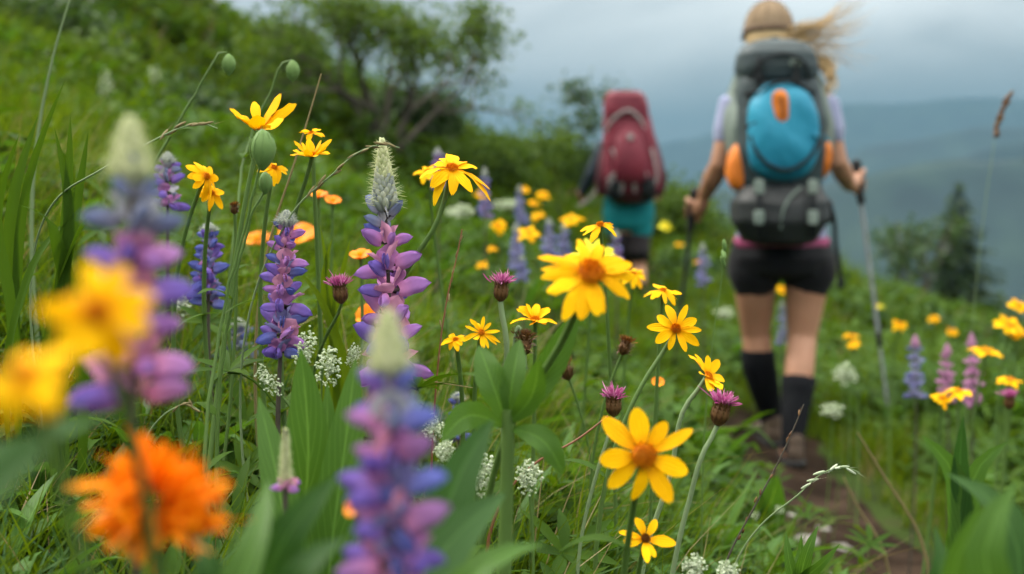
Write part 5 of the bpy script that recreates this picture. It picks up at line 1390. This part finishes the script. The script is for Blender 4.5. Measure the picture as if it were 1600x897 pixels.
for sd, pts in ((-1, [F(1160, 112, -.05), F(1146, 150, -.02), F(1140, 190, -.06), F(1146, 240, -.08)]), (1, [F(1270, 112, -.05), F(1288, 150, -.02), F(1298, 200, -.06), F(1294, 240, -.08)])):
    b = MB(); band(b, pts, .055, .016, (sd, -.6, .1), 22); b.build('shoulder_strap', M['sage_nylon'], pk)
b = MB(); b.loft([(F(1154, 240, -.16), .018, .05), (F(1152, 205, -.16), .030, .075), (F(1157, 165, -.16), .028, .075), (F(1164, 135, -.15), .016, .05)], 18, 0, .7); b.build('side_panel', M['sage_nylon'], pk)
b = MB(); b.loft([(F(1286, 215, -.16), .016, .05), (F(1284, 190, -.16), .026, .075), (F(1280, 160, -.16), .024, .075), (F(1274, 135, -.15), .014, .05)], 18, 0, .7); b.build('side_panel', M['sage_nylon'], pk)
b = MB(); th = np.linspace(math.pi * .98, 2.02 * math.pi, 18)
band(b, [F(1220, 330, .0) + np.array([.168 * math.cos(t + math.pi), -.128 * math.sin(t), .012 * math.cos(2 * t)]) for t in th], .085, .022, (0, 1, 0), 30)
for sg in (-1, 1):
    b.sbox(F(1220 + sg * 64, 330, -.06), (.030, .085, .050), I3, .5)
b.build('hip_belt', M['grey_nylon'], pk)
b = MB(); band(b, [F(1284, 300, -.18), F(1300, 330, -.17), F(1306, 380, -.16), F(1312, 420, -.16), F(1314, 446, -.16)], .016, .004, (0, -1, 0), 22); ds = b.build('dangling_strap', M['strap'], pk)
b = MB(); b.sbox(F(1314, 442, -.16), (.012, .006, .022), I3, .4); b.build('buckle', M['strap'], ds)
b = MB(); band(b, [F(1278, 206, -.30), F(1286, 212, -.28), F(1294, 222, -.25)], .014, .006, (0, -1, 0), 10); b.tube([F(1276, 208, -.33), F(1272, 212, -.36), F(1278, 216, -.34)], .006, 6); b.build('side_buckle', M['blue_nylon'], pk)
b = MB(); b.tube(spline([F(1196, 72, -.14), F(1203, 62, -.12), F(1214, 60, -.12), F(1222, 70, -.14)], 14), .007, 8); b.build('haul_loop', M['strap'], pk)

# ---------------- farther hiker
G = Fig(9.0)
x1 = P(986, 500, 9.0)[0]
h2 = thing('person', (x1, 9.0, float(T(x1, 9.0))), 'farther hiker in teal shorts and grey leggings, mostly hidden by the red pack', 'person')
f1 = np.array([P(996, 500, 8.9)[0], 8.85, 0]); f1[2] = float(T(f1[0], 8.85)) + .012
f2 = np.array([P(972, 500, 9.2)[0], 9.2, 0]); f2[2] = float(T(f2[0], 9.2)) + .012
h2c = G(978, 176, .14)
b = MB()
b.loft([(G(982, 366, 0), .09, .07), (G(982, 350, 0), .155, .115), (G(982, 325, 0), .160, .12), (G(983, 295, .02), .128, .095), (G(983, 262, .03), .135, .10), (G(983, 236, .05), .160, .10), (G(982, 222, .06), .150, .085), (G(981, 212, .07), .07, .06)], 24)
b.limb([G(981, 216, .07), G(979, 196, .11)], [.055, .055], 12)
head_shape(b, h2c, .225)
AR = ((G(946, 230, .05), G(924, 272, .02), G(909, 303, .12), -1), (G(1012, 232, .05), G(1033, 276, .06), G(1030, 300, .22), 1))
for s, e, wv, sd in AR:
    b.limb([s, s * .5 + e * .5, e, e * .6 + wv * .4, wv], [.052, .045, .038, .038, .027], 12)
    hand(b, wv + np.array([.0, .06, -.03]), np.array([0, .15, 1.0]), wv, sd)
for hip, kn, ft in ((G(969, 356, 0), G(972, 420, .16), f2), (G(996, 356, 0), G(998, 418, .02), f1)):
    ank = ft + np.array([0, .03, .09]); calf = kn * .65 + ank * .35 + np.array([0, -.02, 0])
    b.limb([hip, hip * .5 + kn * .5, kn, calf, ank], [.09, .075, .055, .056, .038], 14)
    b.ell(ft + np.array([0, .07, .04]), (.036, .09, .032), None, 10, 8)
bd2 = fuse(b, .0075, M['skin'], 'body', h2, 4)
eyes(h2c, .225, bd2).build('eyes', M['eye'], bd2)
b = MB(); b.ell(h2c + np.array([0, -.02, .035]), (.086, .10, .095), None, 16, 10); b.ell(h2c + np.array([0, -.075, -.05]), (.06, .05, .09), None, 12, 8)
rs = np.random.default_rng(9)
for k in range(18):
    st = h2c + np.array([-.05 - .03 * rs.random(), -.05, -.02 + .05 * rs.random()]); b.tube(spline([st, st + np.array([-.03, -.02, -.05]), st + np.array([-.03 + rs.normal(0, .02), -.03, -.15])], 8), np.linspace(.008, .002, 8), 5)
b.build('hair', M['blonde'], h2)
b = MB()
b.loft([(G(982, 318, 0), .12, .09), (G(982, 314, 0), .168, .128), (G(983, 290, .02), .145, .112), (G(983, 258, .03), .152, .115), (G(983, 234, .05), .175, .112), (G(982, 220, .06), .162, .095), (G(981, 211, .07), .075, .068)], 24)
for s, e, wv, sd in AR:
    b.limb([s + np.array([-.02 * sd, 0, 0]), s, s * .5 + e * .5, e, e * .15 + wv * .85], [.06, .064, .056, .049, .040], 12)
fuse(b, .010, M['jacket'], 'jacket', h2, 3)
b = MB(); b.loft([(G(982, 306, 0), .13, .10), (G(982, 310, 0), .172, .132), (G(982, 335, 0), .186, .145), (G(982, 352, 0), .17, .135), (G(982, 360, 0), .12, .10)], 24)
for hip, kn in ((G(968, 345, 0), G(972, 420, .16)), (G(997, 345, 0), G(998, 418, .02))):
    b.limb([hip, hip * .8 + kn * .2], [.102, .106], 14)
fuse(b, .010, M['teal'], 'shorts', h2, 3)
for hip, kn in ((G(969, 356, 0), G(972, 420, .16)), (G(996, 356, 0), G(998, 418, .02))):
    b = MB(); b.tube([hip, hip * .5 + kn * .5, kn * .8 + hip * .2, kn * .74 + hip * .26 - [0, 0, .02]], [.096, .084, .075, .072], 16); b.build('legging', M['legging'], h2)
for ft in (f1, f2):
    b = MB(); b.tube([ft + np.array([0, .03, .26]), ft + np.array([0, .03, .16]), ft + np.array([0, .03, .07])], [.052, .044, .042], 14); b.build('sock', M['sock'], h2)
    shoe(ft + np.array([0, -.02, 0]), (0, 1, 0), h2)

# ---------------- maroon pack
mp_ = thing('backpack', G(986, 312, -.15), 'tall maroon backpack of the farther hiker with pale curved straps', 'backpack')
b = MB()
b.loft([(G(986, 306, -.18), .11, .07), (G(986, 300, -.19), .190, .12), (G(987, 275, -.20), .205, .14), (G(985, 240, -.20), .188, .14), (G(982, 205, -.20), .170, .130), (G(979, 180, -.19), .155, .12), (G(978, 172, -.19), .12, .09)], 40, 0, .66, 6); b.crumple(.016, 10, 4)
b.build('pack_body', M['maroon'], mp_)
b = MB(); b.loft([(G(979, 188, -.20), .10, .08), (G(979, 184, -.20), .152, .13), (G(978, 166, -.20), .150, .13), (G(977, 150, -.20), .135, .12), (G(976, 143, -.20), .10, .09)], 36, 0, .62, 6); b.crumple(.014, 12, 5)
ld = b.build('lid', M['maroon'], mp_)
b = MB(); b.sbox(G(980, 178, -.322), (.09, .006, .010), I3, .4); b.build('zipper', M['maroon_dark'], ld)
b = MB(); b.loft([(G(985, 288, -.33), .06, .02), (G(985, 280, -.34), .105, .055), (G(984, 250, -.34), .108, .065), (G(983, 215, -.33), .085, .055), (G(982, 200, -.32), .05, .02)], 26, 0, .7); fp = b.build('front_pocket', M['maroon'], mp_)
b = MB(); b.sbox(G(985, 214, -.395), (.022, .006, .020), I3, .6); b.build('round_badge', M['pale_web'], fp)
for pts in ([G(946, 206, -.28), G(960, 184, -.325), G(982, 172, -.34), G(1000, 186, -.33), G(1010, 210, -.30)],):
    b = MB(); band(b, pts, .018, .008, (0, -1, .2), 26); b.build('lid_strap', M['pale_web'], mp_)
for pts in ([G(956, 232, -.33), G(963, 252, -.35), G(962, 275, -.35), G(952, 290, -.33)], [G(1018, 232, -.32), G(1024, 255, -.34), G(1026, 280, -.33), G(1020, 296, -.32)], [G(992, 300, -.33), G(994, 280, -.36), G(1002, 270, -.36), G(1012, 274, -.35)], [G(950, 282, -.34), G(962, 272, -.36), G(970, 280, -.36), G(970, 302, -.33)]):
    b = MB(); band(b, pts, .020, .008, (0, -1, 0), 20); b.build('compression_strap', M['pale_web'], mp_)
for uu in (961, 1012):
    b = MB(); b.loft([(G(uu, 312, -.25), .03, .03), (G(uu, 308, -.26), .055, .07), (G(uu, 290, -.27), .058, .09), (G(uu, 278, -.27), .045, .075)], 18, 0, .8); b.build('mesh_pocket', M['strap'], mp_)
for uu, sg in ((940, -1), (1030, 1)):
    b = MB(); b.loft([(G(uu, 305, -.16), .03, .05), (G(uu, 285, -.17), .045, .09), (G(uu - sg * 4, 250, -.17), .04, .09), (G(uu - sg * 10, 215, -.16), .02, .06)], 18, 0, .8); b.build('side_pocket', M['maroon_dark'], mp_)
b = MB(); b.loft([(G(986, 318, -.17), .09, .06), (G(986, 314, -.18), .14, .10), (G(986, 302, -.19), .165, .12)], 28, 0, .75); b.build('bottom_panel', M['maroon_dark'], mp_)
for sg, pts in ((-1, [G(952, 200, -.05), G(944, 225, .05), G(946, 255, .10), G(950, 285, .0)]), (1, [G(1006, 200, -.05), G(1018, 225, .05), G(1018, 255, .10), G(1016, 285, .0)])):
    b = MB(); band(b, pts, .055, .016, (sg, -.4, .2), 20); b.build('shoulder_strap', M['maroon_dark'], mp_)
b = MB(); band(b, [G(983, 305, .02) + np.array([-.165 * math.cos(t), -.125 * math.sin(t), 0]) for t in np.linspace(math.pi, 2 * math.pi, 18)], .07, .02, (0, 1, 0), 28); b.build('hip_belt', M['maroon_dark'], mp_)
b = MB(); b.tube(spline([G(938, 278, -.12), G(930, 300, -.10), G(912, 318, -.06), G(904, 322, -.03)], 12), [.010] * 12, 8); b.build('drinking_tube', M['pale_web'], mp_)
# ------------------------------------------------------------------ render settings
scene.render.engine = 'CYCLES'
scene.view_settings.view_transform = 'Standard'
scene.view_settings.look = 'None'
scene.view_settings.exposure = 1.65
scene.view_settings.gamma = 1.0
scene.view_settings.use_curve_mapping = False
cy = scene.cycles
cy.use_denoising = True
cy.max_bounces = 6; cy.diffuse_bounces = 2; cy.glossy_bounces = 2; cy.transmission_bounces = 4; cy.transparent_max_bounces = 8; cy.volume_bounces = 1
cy.sample_clamp_indirect = 6.0
